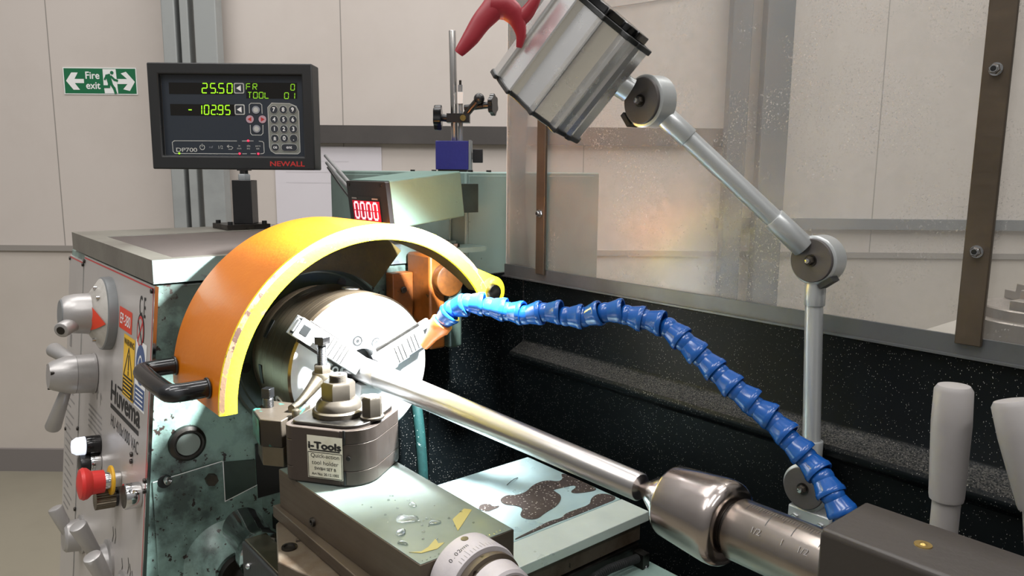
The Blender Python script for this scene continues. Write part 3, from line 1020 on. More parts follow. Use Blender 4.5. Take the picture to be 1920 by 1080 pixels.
# ------------------------------------------------------------------ electrical cabinet behind the headstock
t = thing('electrical_cabinet', (-0.4, 0.45, 0.0), 'tall pale green electrical cabinet standing behind the headstock', 'cabinet')
mb = MB()
mb.box((-0.66, 0.29, 0.0), (-0.159, 0.62, 1.3645), M['green'])
mb.build('body', t, bev=0.003)
mb = MB()
mb.box((-0.655, 0.285, 0.9), (-0.20, 0.2895, 1.357), M['green'])
mb.build('front_door', t, bev=0.001)
mb = MB()
mb.box((-0.159, 0.296, 0.9), (-0.1572, 0.60, 1.358), M['green'])
mb.build('side_panel', t, bev=0.0006)
for k, (px, py) in enumerate(((-0.165, 0.345), (-0.21, 0.30), (-0.165, 0.305), (-0.27, 0.30), (-0.35, 0.305))):
    MB().cyl((px, py, 1.3645), (px, py, 1.3675), 0.0045, M['darksteel'], seg=12).build('cover_screw', t)

# ------------------------------------------------------------------ spindle speed display
t = thing('speed_display', (-0.145, 0.19, 1.31), 'small black speed display with red zeros in a green housing above the yellow guard', 'display')
ta = math.radians(6.6)
TV = V((0, math.cos(ta), math.sin(ta)))
TW = V((0, -math.sin(ta), math.cos(ta)))
tc = V((-0.1455, 0.1, 1.3150))
mb = MB()
mb.prism(rounded(0.124, 0.072, 0.003), tc, X, TW, TV, 0.001, 0.1290, M['housing'])
mb.build('housing', t)
mb = MB()
mb.box((-0.200, 0.236, 1.298), (-0.115, 0.284, 1.345), M['greendark'])
mb.build('support_arm', t)
mb = MB()
mb.box((-0.14, 0.20, 1.235), (-0.09, 0.284, 1.243), M['green'])
mb.cyl((-0.11, 0.235, 1.243), (-0.11, 0.235, 1.249), 0.006, M['darksteel'], seg=6)
mb.build('shelf_bracket', t)
mb = MB()
mb.prism(rounded(0.122, 0.070, 0.003), tc, X, TW, TV, -0.006, 0.001, M['black'])
fr = mb.build('front_frame', t)
for sx in (-0.054, 0.046):
    p = tc + X * sx + TW * 0.030 - TV * 0.006
    MB().cyl(p, p - TV * 0.0012, 0.0032, M['darksteel'], seg=12).build('frame_screw', fr)
fo = tc - TV * 0.0064
mb = MB()
mb.sheet([(-0.050, -0.033), (0.040, -0.033), (0.040, 0.012), (-0.050, 0.012)], fo - TW * 0.000, X, TW, M['window'])
mb.sheet([(-0.047, -0.0255), (0.037, -0.0255), (0.037, 0.005), (-0.047, 0.005)], fo - TV * 0.0003, X, TW, M['led_redwin'])
tag(mb.build('window', t), 'red lit display window')
mb = MB()
for k in range(4):
    seg_char(mb, '0', fo - TV * 0.0008 + X * (-0.0405 + 0.0195 * k) + TW * -0.0225, X, TW, 0.0115, 0.0245, 0.0034, -TV, M['led_white'], slant=0.0)
for a, b in ((-0.047, -0.031), (0.016, 0.034)):
    mb.bar(fo - TV * 0.0006 + X * a + TW * 0.0085, fo - TV * 0.0006 + X * b + TW * 0.0085, 0.0022, -TV, M['greyink'])
for a in (-0.028, -0.010):
    for k in range(3):
        mb.bar(fo - TV * 0.0006 + X * a + TW * (-0.0272 - 0.0022 * k), fo - TV * 0.0006 + X * (a + 0.014) + TW * (-0.0272 - 0.0022 * k), 0.001, -TV, M['redlabel'])
mb.build('digit_segments', t)

# ------------------------------------------------------------------ magnetic stand on the cabinet
t = thing('magnetic_stand', (-0.205, 0.335, 1.3645), 'blue magnetic base with steel rod and black clamp knobs on cabinet top', 'magnetic stand')
bc = V((-0.226, 0.312, 1.3645))
su, sv = RH, NW
mb = MB()
mb.obox(bc + Z * 0.0285, su, sv, Z, (0.058, 0.05, 0.050), M['navy'])
mb.build('magnet_base', t, bev=0.001)
mb = MB()
mb.obox(bc + Z * 0.0275 + su * 0.031, su, sv, Z, (0.004, 0.05, 0.055), M['galv'])
mb.obox(bc + Z * 0.0018, su, sv, Z, (0.05, 0.05, 0.0036), M['darksteel'])
mb.build('pole_plate', t)
mb = MB()
mb.obox(bc + su * 0.044 + Z * 0.028, su, sv, Z, (0.018, 0.014, 0.024), M['black'])
mb.obox(bc + su * 0.037 + Z * 0.028, su, sv, Z, (0.008, 0.01, 0.012), M['chrome'])
mb.build('switch_lever', t, bev=0.001)
rp = bc + su * 0.003
MB().cyl(rp + Z * 0.0535, rp + Z * 0.243 - su * 0.004, 0.0062, M['steel'], bev=0.001).build('rod', t)
mb = MB()
mb.cyl(rp + su * 0.011 + sv * 0.008 + Z * 0.0535, rp + su * 0.011 + sv * 0.008 + Z * 0.135, 0.0038, M['galv'])
mb.obox(rp + su * 0.0105 + sv * 0.009 + Z * 0.128, su, sv, Z, (0.010, 0.008, 0.020), M['white'])
mb.cyl(rp + su * 0.0105 + sv * 0.009 + Z * 0.138, rp + su * 0.0105 + sv * 0.009 + Z * 0.150, 0.0038, M['galv'])
mb.cyl(rp + su * 0.0105 + sv * 0.009 + Z * 0.150, rp + su * 0.0105 + sv * 0.009 + Z * 0.158, 0.0022, M['darksteel'])
mb.build('fine_adjuster', t)
cz = 0.093
mb = MB()
mb.obox(rp + sv * 0.006 + Z * cz + su * 0.007, su, sv, Z, (0.040, 0.026, 0.0155), M['black'])
mb.cyl(rp - su * 0.013 + Z * cz + sv * 0.008, rp - su * 0.022 + Z * (cz + 0.001) + sv * 0.008, 0.0065, M['black'])
mb.cyl(rp + su * 0.020 + sv * 0.010 + Z * (cz + 0.006), rp + su * 0.044 + sv * 0.020 + Z * (cz + 0.033), 0.006, M['darksteel'])
mb.ball(rp + su * 0.044 + sv * 0.020 + Z * (cz + 0.033), 0.0095, M['black'])
mb.cyl(rp + su * 0.018 + sv * 0.006 + Z * (cz + 0.018), rp + su * 0.058 + sv * 0.016 + Z * (cz + 0.022), 0.0055, M['black'])
mb.build('clamp', t)
tag(MB().cyl(rp + su * 0.016 + sv * 0.019 + Z * cz, rp + su * 0.016 + sv * 0.024 + Z * cz, 0.0052, M['brass'], seg=20).build('clamp_nut', t), 'brass clamp nut')


def lobed(mb, c, ax, r, th, mat):
    ax = V(ax).normalized()
    u = ax.orthogonal().normalized()
    v = ax.cross(u)
    pts = []
    for k in range(48):
        a = 2 * PI * k / 48
        rr = r * (1 + 0.09 * math.cos(6 * a))
        pts.append((rr * math.cos(a), rr * math.sin(a)))
    mb.prism(pts, c, u, v, ax, -th / 2, th / 2, mat)


mb = MB()
lobed(mb, rp - su * 0.029 + sv * 0.008 + Z * (cz + 0.001), su, 0.0205, 0.014, M['blackrub'])
mb.build('clamp_knob', t, bev=0.002)
mb = MB()
lobed(mb, rp + su * 0.068 + sv * 0.018 + Z * (cz + 0.023), su * 0.95 + sv * 0.3, 0.0175, 0.008, M['blackrub'])
mb.cyl(rp + su * 0.050 + sv * 0.016 + Z * (cz + 0.022), rp + su * 0.066 + sv * 0.018 + Z * (cz + 0.023), 0.006, M['black'])
mb.build('clamp_knob', t, bev=0.001)

# ------------------------------------------------------------------ three-jaw chuck
RC = 0.104
t = thing('lathe_chuck', (-0.07, 0, 1.1), 'steel three-jaw lathe chuck gripping the round bar under the yellow guard', 'chuck')
mb = MB()
mb.rev((0, 0, 1.1), X, [(-0.138, 0.06), (-0.138, 0.098), (-0.108, 0.098), (-0.104, 0.0955), (-0.1035, 0.1015), (-0.101, RC), (-0.003, RC), (0.0, RC - 0.003)], M['chuckside'], 96, cap1=False)
# face ring with the through hole
mb.rev((0, 0, 1.1), X, [(0.0, RC - 0.003), (0.0004, 0.031), (0.0, 0.0285), (-0.012, 0.0280), (-0.03, 0.028)], M['chuckface'], 96, cap0=False, cap1=False)
mb.rev((0, 0, 1.1), X, [(-0.03, 0.0285), (-0.029, 0.0)], M['rubberblack'], 48, cap0=False)
cb = mb.build('body', t)
for a in (84, 204, 324):
    ar = math.radians(a)
    p = V((-0.048, math.cos(ar) * (RC - 0.001), 1.1 + math.sin(ar) * (RC - 0.001)))
    d = V((0, math.cos(ar), math.sin(ar)))
    mb = MB()
    mb.rev(p, d, [(0, 0.0125), (0.0022, 0.012), (0.0022, 0.0095), (-0.004, 0.009)], M['chuckface'], 28)
    mb.obox(p + d * 0.001, X, V((0, -d.z, d.y)), d, (0.009, 0.009, 0.001), M['rubberblack'])
    mb.build('key_socket', t)
for a in (150, 185, 235):
    ar = math.radians(a)
    d = V((0, math.cos(ar), math.sin(ar)))
    p = V((-0.092, math.cos(ar) * RC, 1.1 + math.sin(ar) * RC))
    MB().obox(p, X, V((0, -d.z, d.y)), d, (0.009, 0.026, 0.0012), M['rubberblack']).build('index_slot', t)
for a in (99, 57, 172, 292):
    ar = math.radians(a)
    p = V((0.0004, math.cos(ar) * 0.0405, 1.1 + math.sin(ar) * 0.0405))
    mb = MB()
    mb.rev(p, X, [(0.0, 0.0072), (0.0012, 0.0070), (0.0012, 0.0050), (-0.002, 0.005)], M['rubberblack'], 28, cap1=False)
    mb.cyl(p, p + X * 0.001, 0.0048, M['chuckface'])
    mb.hexa(p + X * 0.0006, p + X * 0.0018, 0.0028, M['rubberblack'])
    mb.build('face_screw', t)
for a in (142, 22, 262):
    ar = math.radians(a)
    rd = V((0, math.cos(ar), math.sin(ar)))
    tn = V((0, -rd.z, rd.y))
    w = 0.0130
    j = MB()
    # slot in the face
    j.obox(V((0, 0, 1.1)) + rd * 0.066 + X * 0.0002, rd, tn, X, (0.075, 0.032, 0.0012), M['darksteel'])
    # guide with tongue ends
    j.obox(V((0, 0, 1.1)) + rd * 0.072 + X * 0.004, rd, tn, X, (0.096, 0.017, 0.0075), M['chuckface'])
    j.obox(V((0, 0, 1.1)) + rd * 0.072 + X * -0.003, rd, tn, X, (0.096, 0.026, 0.0055), M['chuckface'])
    jw = j.build('jaw', t, bev=0.0005)
    prof = [(0.0170, 0.006), (0.118, 0.006), (0.118, 0.0105), (0.094, 0.0105), (0.092, 0.0165), (0.064, 0.0165), (0.062, 0.021), (0.042, 0.021), (0.038, 0.026), (0.0205, 0.026), (0.0170, 0.022)]
    top = MB().prism(prof, (0, 0, 1.1), rd, X, tn, -w, w, M['chuckface'])
    for k in range(7):
        c = V((0, 0, 1.1)) + rd * (0.0455 + 0.0062 * k) + X * (0.0212 if k < 3 else 0.0167)
        top.obox(c, rd, tn, X, (0.0014, 2 * w - 0.002, 0.001), M['darksteel'])
    top.obox(V((0, 0, 1.1)) + rd * 0.107 + X * 0.0106, rd, tn, X, (0.012, 0.013, 0.0012), M['rubberblack'])
    top.obox(V((0, 0, 1.1)) + rd * 0.1182 + X * 0.005, rd, tn, X, (0.0008, 0.022, 0.009), M['rubberblack'])
    top.build('top_jaw', jw, bev=0.0008)

# ------------------------------------------------------------------ yellow chuck guard
GC = V((0, 0, 1.091))
RO, RI = 0.2085, 0.1885
t = thing('chuck_guard', (0.0, 0.0, 1.091), 'curved orange chuck guard with yellow front rim and black handle', 'guard')


def gp(x, r, a):
    return V((x, GC.y + r * math.cos(a), GC.z + r * math.sin(a)))


def back_x(deg):
    if deg >= 58:
        return -0.122
    if deg >= 46:
        return -0.122 + (58 - deg) / 12 * 0.080
    return -0.042 + (46 - deg) / 16 * 0.045


mb = MB()
angs = [180 - k * (180 - 30) / 90 for k in range(91)]
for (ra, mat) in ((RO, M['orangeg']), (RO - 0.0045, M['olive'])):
    vs, fs = [], []
    nx = 8
    for dg in angs:
        a = math.radians(dg)
        bx = back_x(dg)
        for i in range(nx + 1):
            vs.append(gp(0.0495 + (bx - 0.0495) * i / nx, ra, a))
    for k in range(len(angs) - 1):
        for i in range(nx):
            p = k * (nx + 1) + i
            fs.append((p, p + 1, p + nx + 2, p + nx + 1))
    mb.add(vs, fs, mat)
vs, fs = [], []
for dg in angs:                                   # back edge
    a = math.radians(dg)
    vs += [gp(back_x(dg), RO, a), gp(back_x(dg), RO - 0.0045, a)]
for k in range(len(angs) - 1):
    fs.append((2 * k, 2 * k + 1, 2 * k + 3, 2 * k + 2))
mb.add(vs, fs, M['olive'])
a = PI                                            # bottom edge
mb.add([gp(0.0495, RO, a), gp(-0.122, RO, a), gp(-0.122, RO - 0.0045, a), gp(0.0495, RO - 0.0045, a)], [(0, 1, 2, 3)], M['orangeg'])
mb.build('shell', t)
mb = MB()
vs, fs = [], []
for dg in angs:
    a = math.radians(dg)
    ro = RO + (0.004 if dg < 40 else 0)
    for (x, r) in ((0.0535, RO), (0.0552, RO - 0.0056), (0.0552, RI + 0.001), (0.0545, RI), (0.0495, RI), (0.0495, RO)):
        vs.append(gp(x, r, a))
for k in range(len(angs) - 1):
    for i in range(6):
        fs.append((6 * k + i, 6 * k + (i + 1) % 6, 6 * k + 6 + (i + 1) % 6, 6 * k + 6 + i))
fs += [(0, 1, 2, 3, 4, 5), tuple(range(6 * 90, 6 * 90 + 6))]
wi = [k for k in range(90 * 6) if k % 6 == 0]
mb.add(vs, [f for k, f in enumerate(fs) if k not in wi], M['yellow'])
mb.add(vs, [fs[k] for k in wi], M['rimwear'])
# inner web across the back
wv, wf = [], []
wa = [136 - k * (136 - 48) / 40 for k in range(41)]
for dg in wa:
    a_ = math.radians(dg)
    ri = 0.131 if dg < 112 else 0.131 + (dg - 112) / 24 * 0.072
    for x_ in (-0.119, -0.122):
        wv += [gp(x_, RO - 0.005, a_), gp(x_, ri, a_)]
for k in range(40):
    i = 4 * k
    wf += [(i, i + 1, i + 5, i + 4), (i + 2, i + 3, i + 7, i + 6), (i + 1, i + 3, i + 7, i + 5)]
wf += [(160, 161, 163, 162)]
MB().add(wv, wf, M['olive']).build('web', t)
ear = V((0.0495, 0.181, 1.1955))
mb.rev(ear, X, [(0, 0.0225), (0.005, 0.0225), (0.0056, 0.0215)], M['yellow'], 40)
ya = gp(0, RI, math.radians(36))
yb = gp(0, RO, math.radians(42))
mb.prism([(ya.y, ya.z), (0.165, 1.180), (0.187, 1.217), (yb.y, yb.z)], (0, 0, 0), Y, Z, X, 0.0496, 0.0549, M['yellow'])
tag(mb.build('front_rim', t), 'bright yellow front rim with chipped edge')
mb = MB()
mb.rev((0.045, 0.181, 1.1955), X, [(-0.012, 0.0115), (0.013, 0.0125), (0.0165, 0.0105), (0.0172, 0)], M['darksteel'], 32, cap1=False)
mb.build('hinge_pin', t)
mb = MB()
hy = -0.250
mb.tube([(0.018, -0.2075, 1.116), (0.018, -0.235, 1.116), (0.014, -0.2475, 1.116), (0.002, hy, 1.116), (-0.04, hy - 0.001, 1.116), (-0.09, hy, 1.116), (-0.104, -0.2475, 1.116), (-0.109, -0.235, 1.116), (-0.109, -0.2075, 1.116)], 0.0108, M['blackrub'], 20, 5)
hd = mb.build('handle', t)
for x in (0.018, -0.109):
    MB().cyl((x, -0.2075, 1.116), (x, -0.2105, 1.116), 0.0125, M['black'], bev=0.001).build('handle_foot', hd)

# hinge bracket
t = thing('guard_bracket', (-0.13, 0.16, 1.08), 'grubby orange hinge bracket beside the chuck, seen under the yellow guard', 'bracket')
mb = MB()
mb.box((-0.154, 0.128, 1.10), (-0.132, 0.166, 1.205), M['rust'])
mb.cyl((-0.132, 0.147, 1.178), (-0.128, 0.147, 1.178), 0.0062, M['rubberblack'], seg=6)
mb.build('foot_plate', t, bev=0.002)
mb = MB()
mb.box((-0.152, 0.1665, 1.085), (-0.085, 0.196, 1.236), M['rust'])
mb.box((-0.1505, 0.1965, 1.085), (-0.075, 0.222, 1.216), M['greendark'])
mb.build('column', t, bev=0.004)
mb = MB()
mb.cyl((-0.088, 0.196, 1.196), (-0.070, 0.196, 1.196), 0.026, M['rustdark'], bev=0.003)
mb.build('boss', t)

# ------------------------------------------------------------------ the work and the live centre
mb = MB()
mb.rev((0, 0, 1.1), X, [(-0.026, 0.0165), (0.050, 0.0165), (0.051, 0.0158), (0.053, 0.0158), (0.054, 0.0165), (0.20, 0.0152), (0.35, 0.0136), (0.488, 0.0123), (0.4895, 0.0112)], M['barsteel'], 56)
tag(mb.build('steel_bar'), 'long bright round steel bar held between chuck and live centre', 'workpiece')

t = thing('live_centre', (0.55, 0, 1.1), 'polished live centre with conical point pressed into end of bar', 'live centre')
MB().rev((0, 0, 1.1), X, [(0.4885, 0.0020), (0.497, 0.0078), (0.507, 0.0145), (0.515, 0.0195), (0.5215, 0.0225)], M['centre'], 48, cap0=False).build('point', t)
mb = MB()
mb.rev((0, 0, 1.1), X, [(0.5217, 0.019), (0.5219, 0.0272), (0.5230, 0.0288), (0.5255, 0.0297), (0.545, 0.0316), (0.560, 0.0331), (0.568, 0.0338), (0.573, 0.0337), (0.577, 0.0327), (0.5798, 0.0303), (0.5808, 0.026), (0.5810, 0.018)], M['centre'], 72)
mb.build('body', t)
MB().rev((0, 0, 1.1), X, [(0.5812, 0.0195), (0.5845, 0.0195)], M['darksteel'], 40).build('shank', t)

# ------------------------------------------------------------------ tailstock
t = thing('tailstock', (0.78, 0.0, 0.9), 'dark brown tailstock with engraved steel quill and grey lever behind it', 'tailstock')
q = MB()
q.rev((0, 0, 1.1), X, [(0.5847, 0.0195), (0.5847, 0.0225), (0.5865, 0.0236), (0.720, 0.0236)], M['quill'], 72)
for k in range(38):                               # engraved scale
    x = 0.596 + 0.0020 * k
    a0 = math.radians(74)
    ln = 0.16 if k % 5 else 0.30
    if k % 10 == 0 and k:
        ln = 0.62
    for i in range(4):
        p0 = a0 - ln * i / 4
        p1 = a0 - ln * (i + 1) / 4
        A = V((x, -0.02368 * math.cos(p0 + 0.25), 1.1 + 0.02368 * math.sin(p0 + 0.25)))
        B = V((x, -0.02368 * math.cos(p1 + 0.25), 1.1 + 0.02368 * math.sin(p1 + 0.25)))
        nn = V((0, A.y, A.z - 1.1)).normalized()
        q.bar(A, B, 0.0004 if ln < 0.5 else 0.0006, nn, M['ink'])
for s, x in (('1/2', 0.612), ('1', 0.632), ('1/2', 0.648), ('2', 0.664)):
    an = math.radians(32)
    nn = V((0, -math.cos(an), math.sin(an)))
    q.text(s, V((x, 0, 1.1)) + nn * 0.0239, X, V((0, math.sin(an), math.cos(an))), 0.0046, M['greyink'], 'C')
q.build('quill', t)
mb = MB()
prof = [(-0.0385, 0.90), (-0.0385, 1.1425), (-0.036, 1.145), (0.0, 1.145), (0.022, 1.145), (0.036, 1.136), (0.05, 1.11), (0.06, 0.90)]
mb.prism(prof, (0, 0, 0), Y, Z, X, 0.668, 1.02, M['tailblack'])
mb.build('body', t, bev=0.0025)
tag(MB().rev((0.7185, -0.010, 1.145), Z, [(0, 0.0052), (0.0006, 0.005), (0.0006, 0.0022), (0.0012, 0.0015), (0.0014, 0)], M['brass'], 24, cap1=False).build('oil_nipple', t), 'brass oil nipple')
mb = MB()
mb.box((0.62, -0.10, 0.865), (1.02, 0.10, 0.895), M['darksteel'])
mb.box((0.655, 0.05, 0.93), (0.78, 0.165, 0.985), M['tailblack'])
mb.build('base', t, bev=0.003)
lv = MB().cyl((0.6825, 0.130, 0.986), (0.682, 0.130, 1.130), 0.0098, M['lever']).build('lock_lever', t)
tag(lv, 'upright grey lever')
MB().rev((0.6817, 0.130, 1.121), V((-0.03, 0, 1)), [(0, 0.0117), (0.003, 0.0122), (0.06, 0.0138), (0.086, 0.0132), (0.0895, 0.011), (0.0905, 0)], M['lever'], 40, cap1=False).build('grip', lv)
lv = MB().cyl((0.765, 0.120, 0.986), (0.742, 0.120, 1.145), 0.0095, M['lever']).build('lock_lever', t)
tag(lv, 'grey lever leaning left')
MB().rev((0.7425, 0.120, 1.139), V((-0.32, 0, 1)), [(0, 0.0117), (0.003, 0.0122), (0.05, 0.0138), (0.072, 0.0132), (0.0755, 0.011), (0.0765, 0)], M['lever'], 40, cap1=False).build('grip', lv)

# ------------------------------------------------------------------ bed, saddle, slides
mb = MB()
mb.box((-0.150, -0.075, 0.70), (1.25, 0.105, 0.858), M['darksteel'])
mb.prism([(-0.062, 0.858), (-0.045, 0.864), (-0.028, 0.858)], (0, 0, 0), Y, Z, X, -0.15, 1.25, M['ground'])
mb.box((-0.150, 0.03, 0.858), (1.25, 0.09, 0.864), M['ground'])
mb.box((-0.14, -0.06, 0.0), (1.25, 0.09, 0.70), M['greendark'])
tag(mb.build('lathe_bed', None, bev=0.001), 'dark steel lathe bed running from headstock to tailstock under the slides', 'bed')

t = thing('saddle', (0.2, 0.0, 0.87), 'green painted saddle wing carrying the cross slide, behind the compound dial', 'saddle')
mb = MB()
mb.box((0.085, -0.150, 0.866), (0.305, 0.225, 0.899), M['darksteel'])
mb.box((0.306, -0.20, 0.866), (0.50, 0.222, 0.884), M['green'])
mb.box((0.02, -0.245, 0.60), (0.42, -0.195, 0.868), M['green'])
mb.build('casting', t, bev=0.002)
for p in ((0.345, 0.15, 0.884), (0.33, 0.205, 0.884)):
    MB().ball(V(p), 0.006, M['chrome'], 14, 7).build('oil_ball', t)

t = thing('oil_line', (0.30, 0.16, 0.89), 'black corrugated oil hose with brass fitting below the pale cross slide', 'hose')
mb = MB()
pts = [V((0.335, 0.088, 0.897)), V((0.330, 0.115, 0.902)), V((0.326, 0.145, 0.901)), V((0.325, 0.175, 0.898)), V((0.326, 0.198, 0.897))]
mb.tube(pts, 0.004, M['rubberblack'], 12, 10)
for k in range(34):
    u = k / 33 * 3.999
    i = int(u)
    f = u - i
    p = pts[i].lerp(pts[i + 1], f)
    d = (pts[i + 1] - pts[i]).normalized()
    mb.rev(p, d, [(-0.0007, 0.0042), (0, 0.0056), (0.0007, 0.0042)], M['blackmatt'], 14)
mb.build('tube', t)
tag(MB().cyl((0.3365, 0.080, 0.896), (0.335, 0.088, 0.897), 0.0055, M['brass'], seg=6).build('fitting', t), 'brass hexagon fitting')
MB().box((0.318, 0.197, 0.8845), (0.334, 0.209, 0.903), M['darksteel']).build('clamp', t)

t = thing('cross_slide', (0.19, 0.02, 0.93), 'pale blue-grey cross slide plate with foamy coolant on it', 'cross slide')
mb = MB()
mb.box((0.0738, -0.155, 0.9275), (0.261, 0.2355, 0.940), M['plate'])
mb.box((0.2618, -0.155, 0.9275), (0.309, 0.2362, 0.940), M['platepale'])
mb.build('top_plate', t, bev=0.0008)
mb = MB()
mb.box((0.082, -0.150, 0.9005), (0.30, 0.230, 0.9272), M['rustbolt'])
mb.build('dovetail', t)
mb = MB()
mb.box((0.042, -0.1875, 0.86), (0.20, -0.1575, 0.930), M['blackmatt'])
cv = mb.build('end_cover', t, bev=0.003)
MB().box((0.046, -0.1845, 0.9302), (0.165, -0.1585, 0.9330), M['ground']).build('cover_sheet', cv, bev=0.0008)
for x in (0.065, 0.11, 0.145):
    MB().ball((x, -0.188, 0.908), 0.004, M['chrome'], 14, 7).build('cover_screw', cv)
mb = MB()
mb.rev((-0.085, -0.142, 0.885), V((1, -0.08, 0)), [(0.0, 0.026), (0.075, 0.026), (0.082, 0.031), (0.100, 0.031), (0.102, 0.026), (0.08, 0.025)], M['chrome'], 48)
mb.build('chrome_sleeve', t)

def smooth_outline(poly, it=2):
    for _ in range(it):
        out = []
        for i in range(len(poly)):
            a, b = poly[i], poly[(i + 1) % len(poly)]
            out += [(a[0] * .75 + b[0] * .25, a[1] * .75 + b[1] * .25), (a[0] * .25 + b[0] * .75, a[1] * .25 + b[1] * .75)]
        poly = out
    return poly


pm = MB()
pm.prism(smooth_outline([(0.164, 0.1074), (0.1588, 0.1246), (0.1673, 0.1319), (0.1684, 0.1506), (0.1579, 0.1697), (0.1547, 0.1879), (0.1584, 0.2001), (0.1703, 0.2075), (0.1677, 0.2194), (0.1511, 0.2305), (0.1621, 0.234), (0.1841, 0.234), (0.2103, 0.2335), (0.2245, 0.2314), (0.2147, 0.2015), (0.2045, 0.1960), (0.1998, 0.2142), (0.1917, 0.2175), (0.1882, 0.1985), (0.1848, 0.1835), (0.1921, 0.1819), (0.2082, 0.1795), (0.2245, 0.1566), (0.2291, 0.1306), (0.2367, 0.1097), (0.2281, 0.0989), (0.2155, 0.0983), (0.2025, 0.1163), (0.1897, 0.1132), (0.1792, 0.1033)]), (0, 0, 0), X, Y, Z, 0.9401, 0.9409, M['foam'])
pm.prism(smooth_outline([(0.2574, 0.0564), (0.2553, 0.0754), (0.2531, 0.0951), (0.2495, 0.1167), (0.2534, 0.1365), (0.2473, 0.1471), (0.2477, 0.1663), (0.2489, 0.1903), (0.2363, 0.2045), (0.2322, 0.2233), (0.243, 0.2334), (0.2588, 0.2325), (0.2588, 0.2059), (0.2588, 0.1553), (0.2576, 0.1092), (0.2595, 0.0547)]), (0, 0, 0), X, Y, Z, 0.9401, 0.9409, M['foam'])
pm.prism(smooth_outline([(0.1643, 0.0718), (0.1596, 0.0821), (0.1657, 0.091), (0.1749, 0.0883), (0.1774, 0.0978), (0.181, 0.0926), (0.1812, 0.0834), (0.1825, 0.0756), (0.1728, 0.0698)]), (0, 0, 0), X, Y, Z, 0.9401, 0.9407, M['foam'])
tag(pm.build('coolant_puddle'), 'brown foamy coolant puddles lying on the pale cross slide', 'puddle', kind='stuff')
mb = MB()
mb.tube([(0.1365, 0.1429, 0.9415), (0.132, 0.157, 0.9435), (0.1263, 0.1714, 0.9412)], 0.0009, M['chrome'], 6, 4, flatten=(1, 0.3, 0.6))
tag(mb.build('metal_chip'), 'single bright curled metal chip on the pale cross slide', 'metal chip')

t = thing('compound_slide', (0.2, -0.09, 0.95), 'grey steel compound slide with wet top carrying the tool post', 'compound slide')
mb = MB()
mb.prism([(0.0715, -0.150), (0.358, -0.139), (0.358, -0.0305), (0.0715, -0.030)], (0, 0, 0), X, Y, Z, 0.973, 1.0192, M['slideside'])
mb.prism([(0.0722, -0.1493), (0.3573, -0.1383), (0.3573, -0.0312), (0.0722, -0.0307)], (0, 0, 0), X, Y, Z, 1.0192, 1.020, M['slidetop'])
mb.build('top_slide', t, bev=0.0006)
mb = MB()
mb.prism([(0.062, -0.1555), (0.340, -0.1545), (0.340, -0.028), (0.062, -0.028)], (0, 0, 0), X, Y, Z, 0.9585, 0.9728, M['slideside'])
mb.build('dovetail', t, bev=0.001)
mb = MB()
mb.prism([(0.0715, -0.1485), (0.0815, -0.1600), (0.165, -0.1925), (0.197, -0.184), (0.262, -0.160), (0.29, -0.12), (0.29, -0.035), (0.0715, -0.035)], (0, 0, 0), X, Y, Z, 0.9405, 0.9583, M['rustbolt'])
sb = mb.build('swivel_base', t, bev=0.0015)
mb = MB()
mb.rev((0.145, -0.171, 0.9583), Z, [(0, 0.0085), (0.002, 0.0085), (0.002, 0.006), (0.0005, 0.0055)], M['darksteel'], 24)
mb.build('clamp_bolt', sb)
MB().rev((0.155, -0.1468, 0.985), V((0, -1, 0)), [(0, 0.005), (0.003, 0.0048), (0.003, 0.0028), (0.001, 0.0025)], M['darksteel'], 20).build('gib_screw', t)
dl = MB().rev((0.3585, -0.092, 0.995), X, [(0, 0.0385), (0.001, 0.0395), (0.030, 0.0395), (0.0315, 0.0385)], M['dialgrey'], 64).build('dial', t)
tag(dl, 'light grey graduated dial')
MB().rev((0.3905, -0.092, 0.995), X, [(0, 0.034), (0.003, 0.0355), (0.009, 0.0355), (0.0095, 0.031), (0.012, 0.031)], M['rustbolt'], 64).build('lock_ring', dl)
MB().rev((0.403, -0.092, 0.995), X, [(0, 0.0315), (0.001, 0.0325), (0.018, 0.0305), (0.020, 0.028)], M['dialgrey'], 64).build('hub', dl)
MB().rev((0.4235, -0.092, 0.995), X, [(0, 0.026), (0.012, 0.025), (0.014, 0.02)], M['rustbolt'], 48).build('nut', dl)
mb = MB()
for k in range(14):
    a = math.radians(62 + 5 * k)
    nn = V((0, math.cos(a), math.sin(a)))
    ln = 0.009 if k % 5 == 0 else 0.005
    mb.bar(V((0.389, -0.092, 0.995)) + nn * 0.0397, V((0.389 - ln, -0.092, 0.995)) + nn * 0.0397, 0.0005, nn, M['greyink'])
a = math.radians(118)
nn = V((0, math.cos(a), math.sin(a)))
for k, ch in enumerate('0.02mm'):
    a = math.radians(132 - 5.4 * k)
    nn = V((0, math.cos(a), math.sin(a)))
    mb.text(ch, V((0.378, -0.092, 0.995)) + nn * 0.0397, V((0, math.sin(a), -math.cos(a))), V((-1, 0, 0)), 0.0046, M['greyink'], 'C') if False else mb.text(ch, V((0.378, -0.092, 0.995)) + nn * 0.0397, V((0, math.sin(a), -math.cos(a))), V((-1, 0, 0)), 0.0046, M['ink'], 'C')
a = math.radians(96)
nn = V((0, math.cos(a), math.sin(a)))
mb.rev(V((0.366, -0.092, 0.995)) + nn * 0.0394, nn, [(0, 0.0036), (0.0004, 0.0036)], M['darksteel'], 18)
mb.build('engraving', dl)

